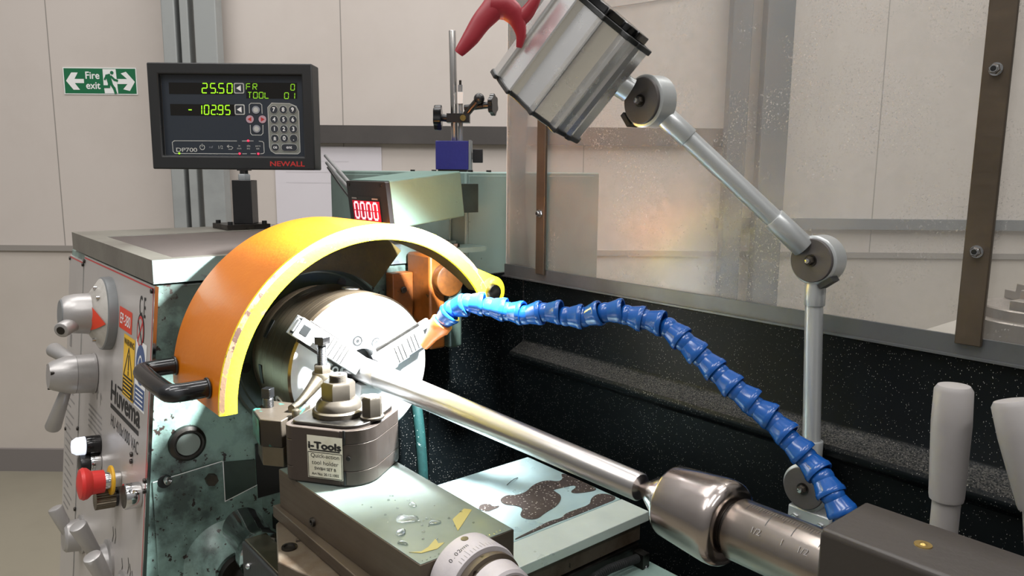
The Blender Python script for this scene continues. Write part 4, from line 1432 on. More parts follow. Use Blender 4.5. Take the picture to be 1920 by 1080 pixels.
mb = MB()
mb.prism([(0.3043, -0.0661), (0.2921, -0.0429), (0.2989, -0.0377), (0.3197, -0.0652), (0.3275, -0.0762)], (0, 0, 0), X, Y, Z, 1.0201, 1.0204, M['tape'])
tag(mb.build('tape_scrap'), 'yellow tape scrap lying mid compound slide, farther from the dial', 'tape', 'yellow tape scraps')
mb = MB()
mb.prism([(0.3329, -0.1351), (0.3386, -0.1254), (0.3358, -0.1157), (0.3267, -0.1016), (0.336, -0.1048), (0.3382, -0.0993), (0.3438, -0.1111), (0.3414, -0.1271)], (0, 0, 0), X, Y, Z, 1.0201, 1.0204, M['tape'])
tag(mb.build('tape_scrap'), 'yellow tape scrap at compound slide end, right beside the dial', 'tape', 'yellow tape scraps')


def blob(mb, poly, z, h, mat):
    n = len(poly)
    cx = sum(p[0] for p in poly) / n
    cy = sum(p[1] for p in poly) / n
    pts = []
    for i in range(n):                            # round the outline
        for f in (0.25, 0.75):
            a, b = poly[i], poly[(i + 1) % n]
            pts.append((a[0] + (b[0] - a[0]) * f, a[1] + (b[1] - a[1]) * f))
    n = len(pts)
    vs = []
    for s, zz in ((1.0, 0.0), (0.97, h * 0.55), (0.86, h * 0.9), (0.6, h)):
        vs += [V((cx + (p[0] - cx) * s, cy + (p[1] - cy) * s, z + zz)) for p in pts]
    fs = [(i * n + k, i * n + (k + 1) % n, (i + 1) * n + (k + 1) % n, (i + 1) * n + k) for i in range(3) for k in range(n)]
    fs += [tuple(range(n))[::-1], tuple(range(3 * n, 4 * n))]
    mb.add(vs, fs, mat)


mb = MB()
for poly in ([(0.2713, -0.1133), (0.2606, -0.1016), (0.2708, -0.0985), (0.2753, -0.0897), (0.2852, -0.0929), (0.2857, -0.1015), (0.2807, -0.1108)],
             [(0.2469, -0.0826), (0.2444, -0.0755), (0.2569, -0.0768), (0.2592, -0.0826), (0.2535, -0.0845)],
             [(0.2982, -0.0919), (0.2929, -0.0852), (0.3007, -0.0767), (0.3049, -0.0806), (0.3025, -0.0895)],
             [(0.2938, -0.1267), (0.2886, -0.1187), (0.293, -0.1133), (0.3033, -0.1206), (0.302, -0.1278)],
             [(0.3114, -0.1354), (0.3091, -0.1301), (0.3162, -0.1267), (0.323, -0.129), (0.3174, -0.1333)]):
    blob(mb, poly, 1.0202, 0.0016, M['water'])
for k in range(26):
    x, y = random.uniform(0.21, 0.345), random.uniform(-0.125, -0.05)
    r = random.uniform(0.0008, 0.002)
    blob(mb, disc(r, 7, x, y), 1.0202, r * 0.6, M['water'])
for k in range(22):
    f = k / 21
    r = random.uniform(0.0006, 0.0014)
    blob(mb, disc(r, 7, 0.3545 - random.uniform(0, 0.002), -0.134 + f * 0.095), 1.0202, r * 0.8, M['water'])
tag(mb.build('coolant_drops'), 'clear coolant drops and small pools on the compound slide top', 'drops', kind='stuff')

# ------------------------------------------------------------------ quick-change tool post
PU = V((0.819, 0.574, 0))
PW = V((0.574, -0.819, 0))                        # towards the label
PC = V((0.125, -0.0885, 0))


def tp(u, w, z):
    return PC + PU * u + PW * w + V((0, 0, z))


t = thing('tool_post', tp(0, 0, 1.02), 'brown steel quick-change tool post with white paper label and hex nuts', 'tool post')


def post_outline(s=0.0):
    pts = []
    def arc(cx, cy, r, a0, a1, n=9):
        for k in range(n + 1):
            a = math.radians(a0 + (a1 - a0) * k / n)
            pts.append((cx + (r - s) * math.cos(a), cy + (r - s) * math.sin(a)))
    arc(0.012, 0.012, 0.034, 90, 0)               # big round clamp corner
    arc(0.030, -0.038, 0.016, 0, -90)
    arc(-0.044, -0.042, 0.012, -90, -180)
    arc(-0.044, 0.034, 0.012, 180, 90)
    return pts


mb = MB()
for z0, z1 in ((1.0225, 1.0375), (1.0382, 1.0688), (1.0695, 1.0845)):
    mb.prism(post_outline(), tp(0, 0, 0), PU, PW, Z, z0, z1, M['postbody'])
mb.prism(post_outline(0.0012), tp(0, 0, 0), PU, PW, Z, 1.0202, 1.0840, M['darksteel'])
mb.obox(tp(0.0205, 0.0460, 1.0775), PU, PW, Z, (0.0026, 0.0012, 0.016), M['rubberblack'])
mb.obox(tp(0.0205, 0.0460, 1.0305), PU, PW, Z, (0.0026, 0.0012, 0.016), M['rubberblack'])
mb.obox(tp(-0.0142, 0.0458, 1.053), PU, PW, Z, (0.0585, 0.0010, 0.062), M['postbody'])
mb.rev(tp(0.0245, 0.0445, 1.0535), PW, [(0, 0.0028), (0.0006, 0.0027)], M['rubberblack'], 20)
mb.build('body', t, bev=0.0008)
mb = MB()
o3 = [(a * 0.93, b * 0.93) for a, b in post_outline(0.0035)]
mb.prism(o3, tp(0, 0, 0), PU, PW, Z, 1.0846, 1.0885, M['darksteel'])
mb.build('cover_plate', t, bev=0.001)
NC = tp(-0.010, -0.001, 0)
mb = MB()
mb.rev(NC + Z * 1.0886, Z, [(0, 0.0300), (0.005, 0.0300), (0.0065, 0.0285), (0.0068, 0.0262), (0.012, 0.0256), (0.0150, 0.0235), (0.0185, 0.0205)], M['nut'], 56)
mb.build('flange_washer', t)
mb = MB()
mb.hexa(NC + Z * 1.1072, NC + Z * 1.1265, 0.0195, M['nut'], ref=PU * 0.9 + PW * 0.35)
mb.build('clamp_nut', t)
mb = MB()
pr = []
for k in range(6):
    pr += [(k * 0.00125, 0.0104), (k * 0.00125 + 0.0006, 0.0093)]
mb.rev(NC + Z * 1.1266, Z, pr + [(0.0075, 0.0102), (0.0081, 0.009), (0.0075, 0.0035), (0.0067, 0.003)], M['nut'], 32)
mb.build('stud', t)
HC = tp(0.0345, 0.004, 0)
mb = MB()
mb.rev(HC + Z * 1.0886, Z, [(0, 0.0135), (0.0022, 0.0135), (0.003, 0.0118)], M['nut'], 36)
mb.hexa(HC + Z * 1.0914, HC + Z * 1.1135, 0.0118, M['nut'], ref=PU + PW * 0.25)
mb.rev(HC + Z * 1.1135, Z, [(0, 0.0095), (0.0006, 0.009), (0.0008, 0)], M['ground'], 24, cap1=False)
mb.build('cam_hexagon', t)
mb = MB()
lo = tp(-0.0015, 0.0468, 1.0525)
mb.prism([(-0.0225, -0.0245), (0.0205, -0.0245), (0.0205, 0.0245), (-0.0225, 0.0245)], lo, PU, Z, PW, 0.0, 0.0004, M['label'])
le = lo + PW * 0.0006
mb.text('i-Tools', le + Z * 0.0098 + PU * -0.001, PU, Z, 0.0078, M['ink'], 'C', 1.28, 0.05)
mb.bar(le + PU * -0.0195 + Z * 0.0080, le + PU * 0.0175 + Z * 0.0080, 0.0016, PW, M['ink'])
mb.line([le + PU * a + Z * b for a, b in ((-0.0215, 0.0055), (0.0195, 0.0055), (0.0195, -0.0235), (-0.0215, -0.0235))], 0.0007, PW, M['ink'], True)
mb.text('Quick-action', le + Z * -0.0005 + PU * -0.001, PU, Z, 0.0047, M['ink'], 'C', 1.0)
mb.text('tool holder', le + Z * -0.0085 + PU * -0.001, PU, Z, 0.0047, M['ink'], 'C', 1.06)
mb.text('SWBH SET B', le + Z * -0.0148 + PU * -0.001, PU, Z, 0.0034, M['ink'], 'C', 1.0, 0.01)
mb.text('Art No: 20.12.1002', le + Z * -0.0208 + PU * -0.001, PU, Z, 0.0030, M['ink'], 'C', 0.98, 0.01)
tag(mb.build('label', t), 'white paper label with black lettering')

t = thing('tool_holder', tp(-0.1, -0.01, 1.02), 'green stained tool holder block clamped on the chuck side of tool post', 'tool holder')
mb = MB()
mb.prism([(-0.130, -0.045), (-0.085, -0.045), (-0.0725, -0.045), (-0.0725, 0.020), (-0.100, 0.022), (-0.130, -0.008)], tp(0, 0, 0), PU, PW, Z, 1.046, 1.079, M['holdergreen'])
mb.prism([(-0.126, -0.043), (-0.0727, -0.043), (-0.0727, 0.018), (-0.100, 0.0195), (-0.126, -0.010)], tp(0, 0, 0), PU, PW, Z, 1.0215, 1.0458, M['ground'])
qa, qb = tp(-0.1302, -0.0085, 0), tp(-0.1003, 0.0222, 0)
qo = (PW * 0.72 - PU * 0.70) * 0.0006
mb.add([qa + qo + Z * 1.047, qb + qo + Z * 1.047, qb + qo + Z * 1.0775, qa + qo + Z * 1.0775], [(0, 1, 2, 3)], M['tealstain'])
mb.prism([(-0.0722, -0.030), (-0.0575, -0.030), (-0.0575, 0.006), (-0.0722, 0.006)], tp(0, 0, 0), PU, PW, Z, 1.028, 1.074, M['ground'])
mb.build('body', t, bev=0.0012)
for u, w in ((-0.117, -0.022),):
    b = tp(u, w, 1.0792)
    pr = []
    for k in range(7):
        pr += [(k * 0.0016, 0.0068), (k * 0.0016 + 0.0008, 0.0060)]
    mb = MB()
    mb.rev(b, Z, pr + [(0.0115, 0.006)], M['nutdark'], 24)
    mb.prism([(0.0056 * a, 0.0056 * c) for a, c in ((-1, -1), (1, -1), (1, 1), (-1, 1))], b, PU, PW, Z, 0.0115, 0.0235, M['nutdark'])
    mb.build('set_screw', t, bev=0.001)
MB().cyl(tp(-0.066, 0.0, 1.0742), tp(-0.066, 0.0, 1.087), 0.0045, M['ground'], bev=0.001).build('pin', t)
mb = MB()
mb.tube([tp(-0.078, -0.010, 1.084), tp(-0.078, -0.022, 1.084), tp(-0.075, -0.040, 1.092), tp(-0.070, -0.060, 1.106)], [0.0045, 0.0050, 0.0062, 0.0095], M['ground'], 16, 5)
mb.rev(tp(-0.068, -0.068, 1.104), Z, [(0, 0.0132), (0.010, 0.0132), (0.011, 0.0125)], M['ground'], 36)
mb.build('stop_arm', t)
bb = tp(-0.068, -0.068, 0.006)
mb = MB()
mb.hexa(bb + Z * 1.1092, bb + Z * 1.1185, 0.0112, M['nut'], ref=PU)
mb.build('lock_nut', t)
mb = MB()
pr = []
for k in range(16):
    pr += [(k * 0.0016, 0.0062), (k * 0.0016 + 0.0008, 0.0055)]
mb.rev(bb + Z * 1.1186, Z, pr + [(0.027, 0.006)], M['nutdark'], 24)
mb.rev(bb + Z * 1.1456, Z, [(0, 0.0105), (0.0015, 0.011), (0.0085, 0.011), (0.0095, 0.0098)], M['nutdark'], 6)
mb.build('height_bolt', t)

t = thing('cutting_tool', tp(0.0, -0.07, 1.05), 'small bright tool holder with clamp screws between tool post and steel bar', 'cutting tool')
mb = MB()
mb.prism([(-0.045, -0.0745), (0.020, -0.0745), (0.020, -0.0548), (-0.045, -0.0548)], tp(0, 0, 0), PU, PW, Z, 1.030, 1.072, M['ground'])
mb.build('body', t, bev=0.001)
for u in (-0.028, -0.008, 0.010):
    mb = MB()
    mb.cyl(tp(u, -0.064, 1.0722), tp(u, -0.064, 1.081), 0.005, M['nut'], seg=20)
    mb.prism([(0.0045 * a, 0.0045 * c) for a, c in ((-1, -1), (1, -1), (1, 1), (-1, 1))], tp(u, -0.064, 0), PU, PW, Z, 1.081, 1.091, M['chuckface'])
    mb.build('clamp_screw', t, bev=0.0008)
mb = MB()
mb.obox(tp(-0.060, -0.0655, 1.062), PU, PW, Z, (0.030, 0.012, 0.012), M['darksteel'])
mb.build('shank', t, bev=0.0006)

# ------------------------------------------------------------------ chip tray and splash screen
t = thing('chip_tray', (0.5, 0.3, 0.7), 'black chip tray back wall with raised ledge, speckled with metal chips', 'chip tray')
prof = [(0.372, 1.1815), (0.360, 1.1815), (0.360, 1.078), (0.356, 1.072), (0.330, 1.060), (0.327, 1.054), (0.329, 1.047), (0.340, 1.040), (0.340, 0.78), (0.109, 0.70), (0.109, 0.69), (0.372, 0.69)]
mb = MB()
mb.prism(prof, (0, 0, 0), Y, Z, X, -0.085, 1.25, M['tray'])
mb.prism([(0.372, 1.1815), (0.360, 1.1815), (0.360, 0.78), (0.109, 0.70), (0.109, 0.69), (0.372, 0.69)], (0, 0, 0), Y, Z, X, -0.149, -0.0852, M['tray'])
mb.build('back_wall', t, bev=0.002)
mb = MB()
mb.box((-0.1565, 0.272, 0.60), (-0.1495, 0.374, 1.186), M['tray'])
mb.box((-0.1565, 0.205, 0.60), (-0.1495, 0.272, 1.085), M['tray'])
mb.build('end_wall', t)
mb = MB()
mb.box((0.0, 0.125, 0.0), (1.2, 0.36, 0.6895), M['greendark'])
mb.build('stand', t)

t = thing('splash_screen', (0.5, 0.36, 1.18), 'misted clear acrylic splash screen with steel brackets behind the lathe', 'splash screen')
MB().box((-0.133, 0.3605, 1.1825), (1.25, 0.3645, 1.78), M['splash']).build('clear_panel', t)
MB().box((-0.1345, 0.3605, 1.1825), (-0.1335, 0.3645, 1.78), M['white']).build('panel_edge', t)  # white strip paints in the bright line along the sheet's edge
mb = MB()
mb.box((-0.133, 0.3560, 1.1825), (1.25, 0.3600, 1.2045), M['railsteel'])
mb.box((-0.133, 0.3520, 1.1825), (1.25, 0.3560, 1.1850), M['railsteel'])
tag(mb.build('bottom_rail', t), 'galvanised bottom rail')
for (bx, z1, w, nuts) in ((-0.034, 1.47, 0.0205, (1.298,)), (0.6125, 1.76, 0.0245, (1.292, 1.4665, 1.66))):
    mb = MB()
    mb.box((bx - w / 2, 0.3500, 1.197), (bx + w / 2, 0.3555, z1), M['slideside'])
    br = mb.build('bracket', t, bev=0.001)
    for zz in nuts:
        n = MB()
        n.rev((bx, 0.3500, zz), V((0, -1, 0)), [(0, 0.0062), (0.0012, 0.0062)], M['chrome'], 24)
        n.hexa((bx, 0.3488, zz), (bx, 0.3435, zz), 0.0052, M['chrome'])
        n.rev((bx, 0.3435, zz), V((0, -1, 0)), [(0, 0.0040), (0.0012, 0.0034)], M['chrome'], 20)
        n.rev((bx, 0.3423, zz), V((0, -1, 0)), [(0.00005, 0.0026), (0.0001, 0.0)], M['rubberblack'], 20)
        n.build('lock_nut', br)

# ------------------------------------------------------------------ bench and spare chuck behind the screen
t = thing('work_bench', (0.75, 0.9, 0.0), 'grey work bench behind the splash screen, under the spare chuck', 'bench')
MB().box((0.36, 0.70, 1.065), (1.3, 1.25, 1.098), M['bench']).build('bench_top', t, bev=0.002)
for x in (0.42, 1.24):
    for y in (0.76, 1.19):
        MB().box((x - 0.025, y - 0.025, 0.0), (x + 0.025, y + 0.025, 1.0648), M['greendark']).build('leg', t)
sc = V((0.555, 0.835, 1.0985))
t = thing('spare_chuck', sc, 'grey spare chuck lying face up on the bench behind the splash screen', 'chuck')
mb = MB()
mb.rev(sc, Z, [(0, 0.100), (0.058, 0.100), (0.060, 0.098), (0.060, 0.086), (0.074, 0.085), (0.076, 0.083), (0.076, 0.03), (0.05, 0.028)], M['sparechuck'], 64)
mb.build('body', t)
for a in (20, 140, 260):
    ar = math.radians(a)
    rd = V((math.cos(ar), math.sin(ar), 0))
    tn = V((-rd.y, rd.x, 0))
    mb = MB()
    mb.prism([(0.022, 0.0765), (0.08, 0.0765), (0.08, 0.090), (0.055, 0.090), (0.053, 0.103), (0.022, 0.103)], sc, rd, Z, tn, -0.014, 0.014, M['sparechuck'])
    mb.build('jaw', t, bev=0.001)

# ------------------------------------------------------------------ machine lamp
t = thing('machine_lamp', (0.48, 0.33, 0.96), 'silver jointed machine lamp with ribbed aluminium head and red handle', 'lamp')
J3, J2, J1 = V((0.4775, 0.303, 1.0115)), V((0.4675, 0.303, 1.2725)), V((0.327, 0.175, 1.4440))


def joint(c, r, ax=V((0, 1, 0)), clip=None):
    ax = ax.normalized()
    mb = MB()
    mb.rev(c, ax, [(0.0, r - 0.002), (0.0015, r), (0.023, r), (0.026, r - 0.003)], M['armpaint'], 56)
    o = mb.build('joint', t)
    d = MB()
    d.rev(c, -ax, [(0.0002, r * 0.89), (0.003, r * 0.89), (0.0038, r * 0.86)], M['discgrey'], 48)
    o2 = d.build('joint_cap', o)
    mb = MB()
    mb.rev(c - ax * 0.0038, -ax, [(0, 0.0068), (0.0012, 0.0068)], M['darksteel'], 24)
    mb.hexa(c - ax * 0.0050, c - ax * 0.0090, 0.0050, M['nut'])
    mb.rev(c - ax * 0.0090, -ax, [(0, 0.0030), (0.003, 0.0026), (0.0034, 0)], M['chrome'], 16, cap1=False)
    mb.build('joint_nut', o)
    if clip is not None:
        cd = V(clip).normalized()
        tn = ax.cross(cd)
        MB().obox(c + cd * (r + 0.0015) + ax * 0.006, cd, tn, ax, (0.0055, 0.017, 0.016), M['blackmatt']).build('stop_tab', o)
    return o


joint(J3, 0.0272)
joint(J2, 0.0272, clip=(0.55, 0, -0.75))
joint(J1, 0.0285, V((0.05, 1, 0)), clip=(-0.75, 0, -0.62))
YM = V((0, 0.0105, 0))
mb = MB()
mb.cyl(J2 + YM - Z * 0.025, J2 + YM - Z * 0.0515 + V((0.0004, 0, 0)), 0.0113, M['armpaint'], bev=0.001)
mb.cyl(J2 + YM - Z * 0.05, J3 + YM + Z * 0.030, 0.0097, M['armpaint'])
mb.cyl(J3 + YM + Z * 0.055, J3 + YM + Z * 0.022, 0.0116, M['armpaint'], bev=0.001)
mb.build('lower_arm', t)
ad = (J1 + YM - J2 - YM).normalized()
AL = (J1 - J2).length
mb = MB()
mb.cyl(J2 + YM + ad * 0.020, J2 + YM + ad * 0.067, 0.0128, M['armpaint'], bev=0.001)
mb.cyl(J2 + YM + ad * 0.06, J1 + YM - ad * 0.05, 0.0106, M['armpaint'])
mb.cyl(J1 + YM - ad * 0.060, J1 + YM - ad * 0.020, 0.0122, M['armpaint'], bev=0.001)
mb.build('upper_arm', t)
mb = MB()
mb.box((0.458, 0.3045, 0.960), (0.510, 0.3395, 0.985), M['armpaint'])
mb.box((0.466, 0.3065, 0.980), (0.491, 0.3270, 0.995), M['armpaint'])
bp = mb.build('base_bracket', t, bev=0.002)
for x in (0.468, 0.499):
    MB().hexa((x, 0.3045, 0.972), (x, 0.2995, 0.972), 0.005, M['chrome']).build('base_bolt', bp)

HA = V((-0.575, -0.290, -0.765)).normalized()          # the beam
HU = V((0.5892, 0.5648, -0.5779))
HU = (HU - HA * HU.dot(HA)).normalized()
HWv = HA.cross(HU).normalized()
if HWv.dot(CAM - V((0.28, 0.1, 1.48))) < 0:
    HWv = -HWv
HF = V((0.2528, 0.0750, 1.4334)) - HWv * 0.034
HB = HF - HA * 0.1195
half = [(0, .010), (.07, .024), (.085, .024), (.10, .0205), (.13, .026), (.265, .046), (.28, .046), (.285, .0405), (.34, .0395), (.50, .047), (.54, .054), (.555, .054),
        (.56, .0475), (.60, .045), (.72, .040), (.77, .0445), (.80, .0445), (.81, .036), (.88, .026), (.89, .0295), (.93, .025), (.94, .018), (1.0, .008)]
HS = 0.122
outl = [((f - 0.5) * HS, w) for f, w in half] + [((f - 0.5) * HS, -w) for f, w in reversed(half)]
mb = MB()
mb.prism(outl, HF, HU, HWv, HA, -0.1195, -0.004, M['alu'])
hd = mb.build('lamp_head', t, smooth=20)


def scaled(s):
    return [(a * s, b * s) for a, b in outl]


mb = MB()
mb.prism(scaled(1.035), HF, HU, HWv, HA, -0.0042, 0.001, M['blackmatt'])
mb.build('front_cap', hd, bev=0.0012)
mb = MB()
mb.prism(scaled(1.04), HB, HU, HWv, HA, -0.005, 0.0006, M['blackmatt'])
mb.prism(scaled(0.86), HB, HU, HWv, HA, -0.013, -0.005, M['blackrub'])
mb.build('back_cap', hd, bev=0.0015)
tag(MB().rev(HF + HA * 0.0012, HA, [(0, 0.036), (0.0002, 0.036)], M['lens'], 40).build('lens', hd), 'glowing white lens')
l = bpy.data.lights.new('lamp_beam', 'SPOT')
l.energy = 230
l.color = (0.93, 0.98, 1.0)
l.spot_size = math.radians(84)
l.spot_blend = 1.0
l.shadow_soft_size = 0.022
lo = bpy.data.objects.new('lamp_beam', l)
scene.collection.objects.link(lo)
lo.location = HF + HA * 0.012
lo.rotation_euler = HA.to_track_quat('-Z', 'Y').to_euler()

NK = V((0.2985, 0.1465, 1.4690))
mb = MB()
mb.cyl(J1 + YM * 0.6 + (NK - J1).normalized() * 0.022, NK - HU * 0.012, 0.0135, M['armpaint'])
mb.build('neck', t)
mb = MB()
mb.obox(NK - HU * 0.0, HA, HWv, HU, (0.048, 0.030, 0.006), M['blackmatt'])
nc = mb.build('neck_plate', t)
for s in (-1, 1):
    p = NK + HA * 0.020 * s + HU * 0.002
    MB().hexa(p, p + HU * 0.009, 0.004, M['chrome']).build('plate_bolt', nc)

mb = MB()
hp = [V((0.2083, 0.012, 1.4908)), V((0.2143, 0.0232, 1.5067)), V((0.2195, 0.0335, 1.5237)), V((0.2262, 0.046, 1.5400)), V((0.2325, 0.0575, 1.5600)), V((0.238, 0.069, 1.580))]
fw = (V((0.2083, 0.012, 1.4908)) - CAM).normalized()
mb.tube(hp, [0.0052, 0.0092, 0.0110, 0.0130, 0.0125, 0.0105], M['red'], 18, 6, flatten=tuple(HWv))
mb.tube([V((0.2252, 0.044, 1.5395)), V((0.2345, 0.0545, 1.5390)), V((0.2405, 0.0600, 1.5335)), V((0.2450, 0.0640, 1.5240)), V((0.2475, 0.0660, 1.5110)), V((0.2455, 0.0650, 1.4980))], [0.0120, 0.0125, 0.0115, 0.0085, 0.0055, 0.003], M['red'], 18, 6, flatten=tuple(HWv))
mb.tube([V((0.2440, 0.0635, 1.5265)), V((0.2510, 0.0700, 1.5330)), V((0.2580, 0.0755, 1.5450)), V((0.263, 0.080, 1.558))], [0.0095, 0.0080, 0.0060, 0.003], M['red'], 18, 5, flatten=tuple(HWv))
tag(mb.build('handle', t, smooth=60), 'red plastic grab handle')

# ------------------------------------------------------------------ blue coolant hose
pts = [(0.071, 0.053, 1.137), (0.0835, 0.0625, 1.159), (0.097, 0.07, 1.177), (0.109, 0.081, 1.192), (0.127, 0.095, 1.198), (0.153, 0.11, 1.194), (0.176, 0.121, 1.191), (0.198, 0.132, 1.191), (0.22, 0.144, 1.195),
       (0.245, 0.157, 1.192), (0.266, 0.167, 1.196), (0.289, 0.18, 1.202), (0.312, 0.191, 1.198), (0.333, 0.2, 1.195), (0.357, 0.21, 1.184), (0.377, 0.215, 1.17), (0.398, 0.221, 1.154), (0.419, 0.225, 1.139),
       (0.439, 0.231, 1.125), (0.459, 0.236, 1.111), (0.479, 0.24, 1.097), (0.497, 0.242, 1.081), (0.515, 0.244, 1.066), (0.534, 0.24, 1.051), (0.548, 0.237, 1.037), (0.558, 0.237, 1.021), (0.566, 0.236, 1.000), (0.572, 0.235, 0.978)]
pts = [V(p) for p in pts]
t = thing('coolant_hose', (0.575, 0.235, 0.90), 'blue segmented coolant hose with orange nozzle arching beside the steel bar', 'hose')
sg_prof = [(-0.0175, 0.0070), (-0.0160, 0.0098), (-0.0135, 0.0116), (-0.0100, 0.0123), (-0.0070, 0.0120), (-0.0055, 0.0116), (-0.0040, 0.0122), (0.0050, 0.0147), (0.0062, 0.0155), (0.0095, 0.0157), (0.0112, 0.0151), (0.0112, 0.0128), (0.0040, 0.0118)]
sm = MB().rev((0, 0, 0), Z, sg_prof, M['hose'], 28, cap0=False, cap1=False).build('hose_segment', None, smooth=32)
first = True
tw = random.Random(3)
for i in range(2, len(pts) - 1):
    d = (pts[i + 1] - pts[i - 1]).normalized()
    d = (d + V((tw.uniform(-.13, .13), tw.uniform(-.1, .1), tw.uniform(-.16, .16)))).normalized()
    if first:
        o, first = sm, False
    else:
        o = sm.copy()
        scene.collection.objects.link(o)
    o.parent = t
    o.matrix_parent_inverse = Matrix.Translation(t.location).inverted()
    o.location = pts[i]
    q = Z.rotation_difference(d)
    o.rotation_mode = 'QUATERNION'
    o.rotation_quaternion = q
    sl = (pts[i + 1] - pts[i]).length / 0.0235
    sc_ = min(1.08, max(0.93, sl))
    o.scale = (1.0, 1.0, sc_)
nd = (pts[0] - pts[2]).normalized()
mb = MB()
nb = pts[2] + nd * 0.010
mb.rev(nb, nd, [(-0.004, 0.0125), (-0.003, 0.0152), (0.006, 0.0150), (0.010, 0.0128), (0.022, 0.0088), (0.040, 0.0062), (0.041, 0.0042), (0.034, 0.0040)], M['nozzle'], 32, cap0=True, cap1=False)
tag(mb.build('nozzle', t), 'orange tapered nozzle')
mb = MB()
mb.cyl((0.576, 0.235, 0.884), (0.574, 0.235, 0.972), 0.013, M['hose'])
mb.box((0.553, 0.212, 0.884), (0.599, 0.258, 0.905), M['black'])
mb.box((0.556, 0.215, 0.758), (0.596, 0.255, 0.884), M['black'])
mb.build('hose_base', t)

# ------------------------------------------------------------------ digital readout
DC = V((-0.6477, 0.0704, 1.4685))
DN = -FH
DW, DH, DT = 0.327, 0.208, 0.052
t = thing('digital_readout', (-0.612, 0.079, 1.248), 'black digital readout with green figures and keypad on a square post', 'digital readout')
mb = MB()
HS2 = DW / 2


def dl(cx, cy, off=0.0):
    """point on the readout face; layout units run 0..1005 across and 0..655 down"""
    return DC + RH * ((cx / 1005 - 0.5) * DW) + Z * ((0.5 - cy / 655) * DH) + DN * off


def lean(cx, cy):
    """layout units from the measured drawing of the face, straightened"""
    le = 17 + (cy - 35) * 0.073
    ri = 1022 + (cy - 35) * 0.046
    return ((cx - le) / (ri - le) * 1005, cy - 35)


def D(cx, cy, off=0.0):
    return dl(*lean(cx, cy), off)


def dpoly(pts):
    return [D(*p) - DC for p in pts]


def dsheet(mb, pts, mat, off):
    q = [D(px, py, off) for px, py in pts]
    mb.add(q, [tuple(range(len(q)))], mat)


# bezel with a sunken front
L0, R0, T0, B0 = 0, 1005, 0, 655
L1, R1, T1, B1_ = 66, 940, 68, 572
outer = [(L0, T0), (R0, T0), (R0, B0), (L0, B0)]
inner = [(L1, T1), (R1, T1), (R1, B1_), (L1, B1_)]
vs = [dl(a, b, 0) for a, b in outer] + [dl(a, b, 0) for a, b in inner] + [dl(a, b, -0.012) for a, b in inner] + [dl(a, b, -DT) for a, b in outer]
fs = []
for k in range(4):
    k2 = (k + 1) % 4
    fs += [(k, k2, 4 + k2, 4 + k), (4 + k, 4 + k2, 8 + k2, 8 + k), (k, 12 + k, 12 + k2, k2)]
fs += [(8, 9, 10, 11), (12, 13, 14, 15)]
mb.add(vs, fs, M['dro'])
mb.build('case', t, bev=0.0025)
FO = -0.0115
mb = MB()
mb.add([dl(a, b, FO) for a, b in ((L1 + 1, T1 + 1), (R1 - 1, T1 + 1), (R1 - 1, B1_ - 1), (L1 + 1, B1_ - 1))], [(0, 1, 2, 3)], M['dropanel'])
mb.build('front_panel', t)
mb = MB()
for a, b, c, d in ((140, 152, 540, 222), (150, 284, 545, 354), (612, 148, 925, 245)):
    dsheet(mb, [(a, b), (c, b), (c + 2, d), (a + 4, d)], M['window'], FO + 0.0004)
dw = mb.build('display_window', t)
PX = DW / 1005


def figures(mb, s, x0, y1, w, h, gap, th, mat, off=FO + 0.0008):
    x = x0
    for ch in s:
        if ch == '.':
            q = D(x - gap * 0.42, y1 - 3, off)
            mb.obox(q, RH, Z, DN, (th * PX * 1.1, th * PX * 1.1, 0.0001), mat)
            continue
        q = D(x, y1, off)
        seg_char(mb, ch, q, RH, Z, w * PX, h * DH / 655, th * PX, DN, mat, 0.06)
        x += w + gap


mb = MB()
figures(mb, '25.50', 346, 214, 30, 58, 21, 6.2, M['led_green'])
tag(mb.build('axis_figures', t), 'lit green axis figures')
mb = MB()
figures(mb, '-', 262, 347, 24, 56, 15, 6.2, M['led_green'])
figures(mb, '102.95', 318, 346, 27, 56, 16, 6.2, M['led_green'])
tag(mb.build('axis_figures', t), 'lit green axis figures with minus')
mb = MB()
figures(mb, 'FR', 616, 192, 24, 36, 16, 5, M['led_dim'])
figures(mb, '0', 888, 193, 22, 36, 16, 5, M['led_dim'])
figures(mb, 'TOOL', 625, 244, 24, 36, 11, 5, M['led_dim'])
figures(mb, '01', 850, 245, 24, 36, 14, 5, M['led_dim'])
tag(mb.build('message_figures', t), 'lit green message figures')
for cx, cy in ((571, 184), (577, 315)):
    mb = MB()
    q = D(cx, cy, FO + 0.0003)
    mb.prism(rounded(0.0205, 0.0205, 0.003), q, RH, Z, DN, 0, 0.0008, M['panelgrey'])
    mb.prism(rounded(0.0165, 0.0165, 0.002), q, RH, Z, DN, 0.0008, 0.0011, M['keyblack'])
    mb.sheet([(-0.0055, 0), (0.004, -0.006), (0.004, 0.006)], q + DN * 0.0014, RH, Z, M['white'])
    mb.build('axis_button', t)
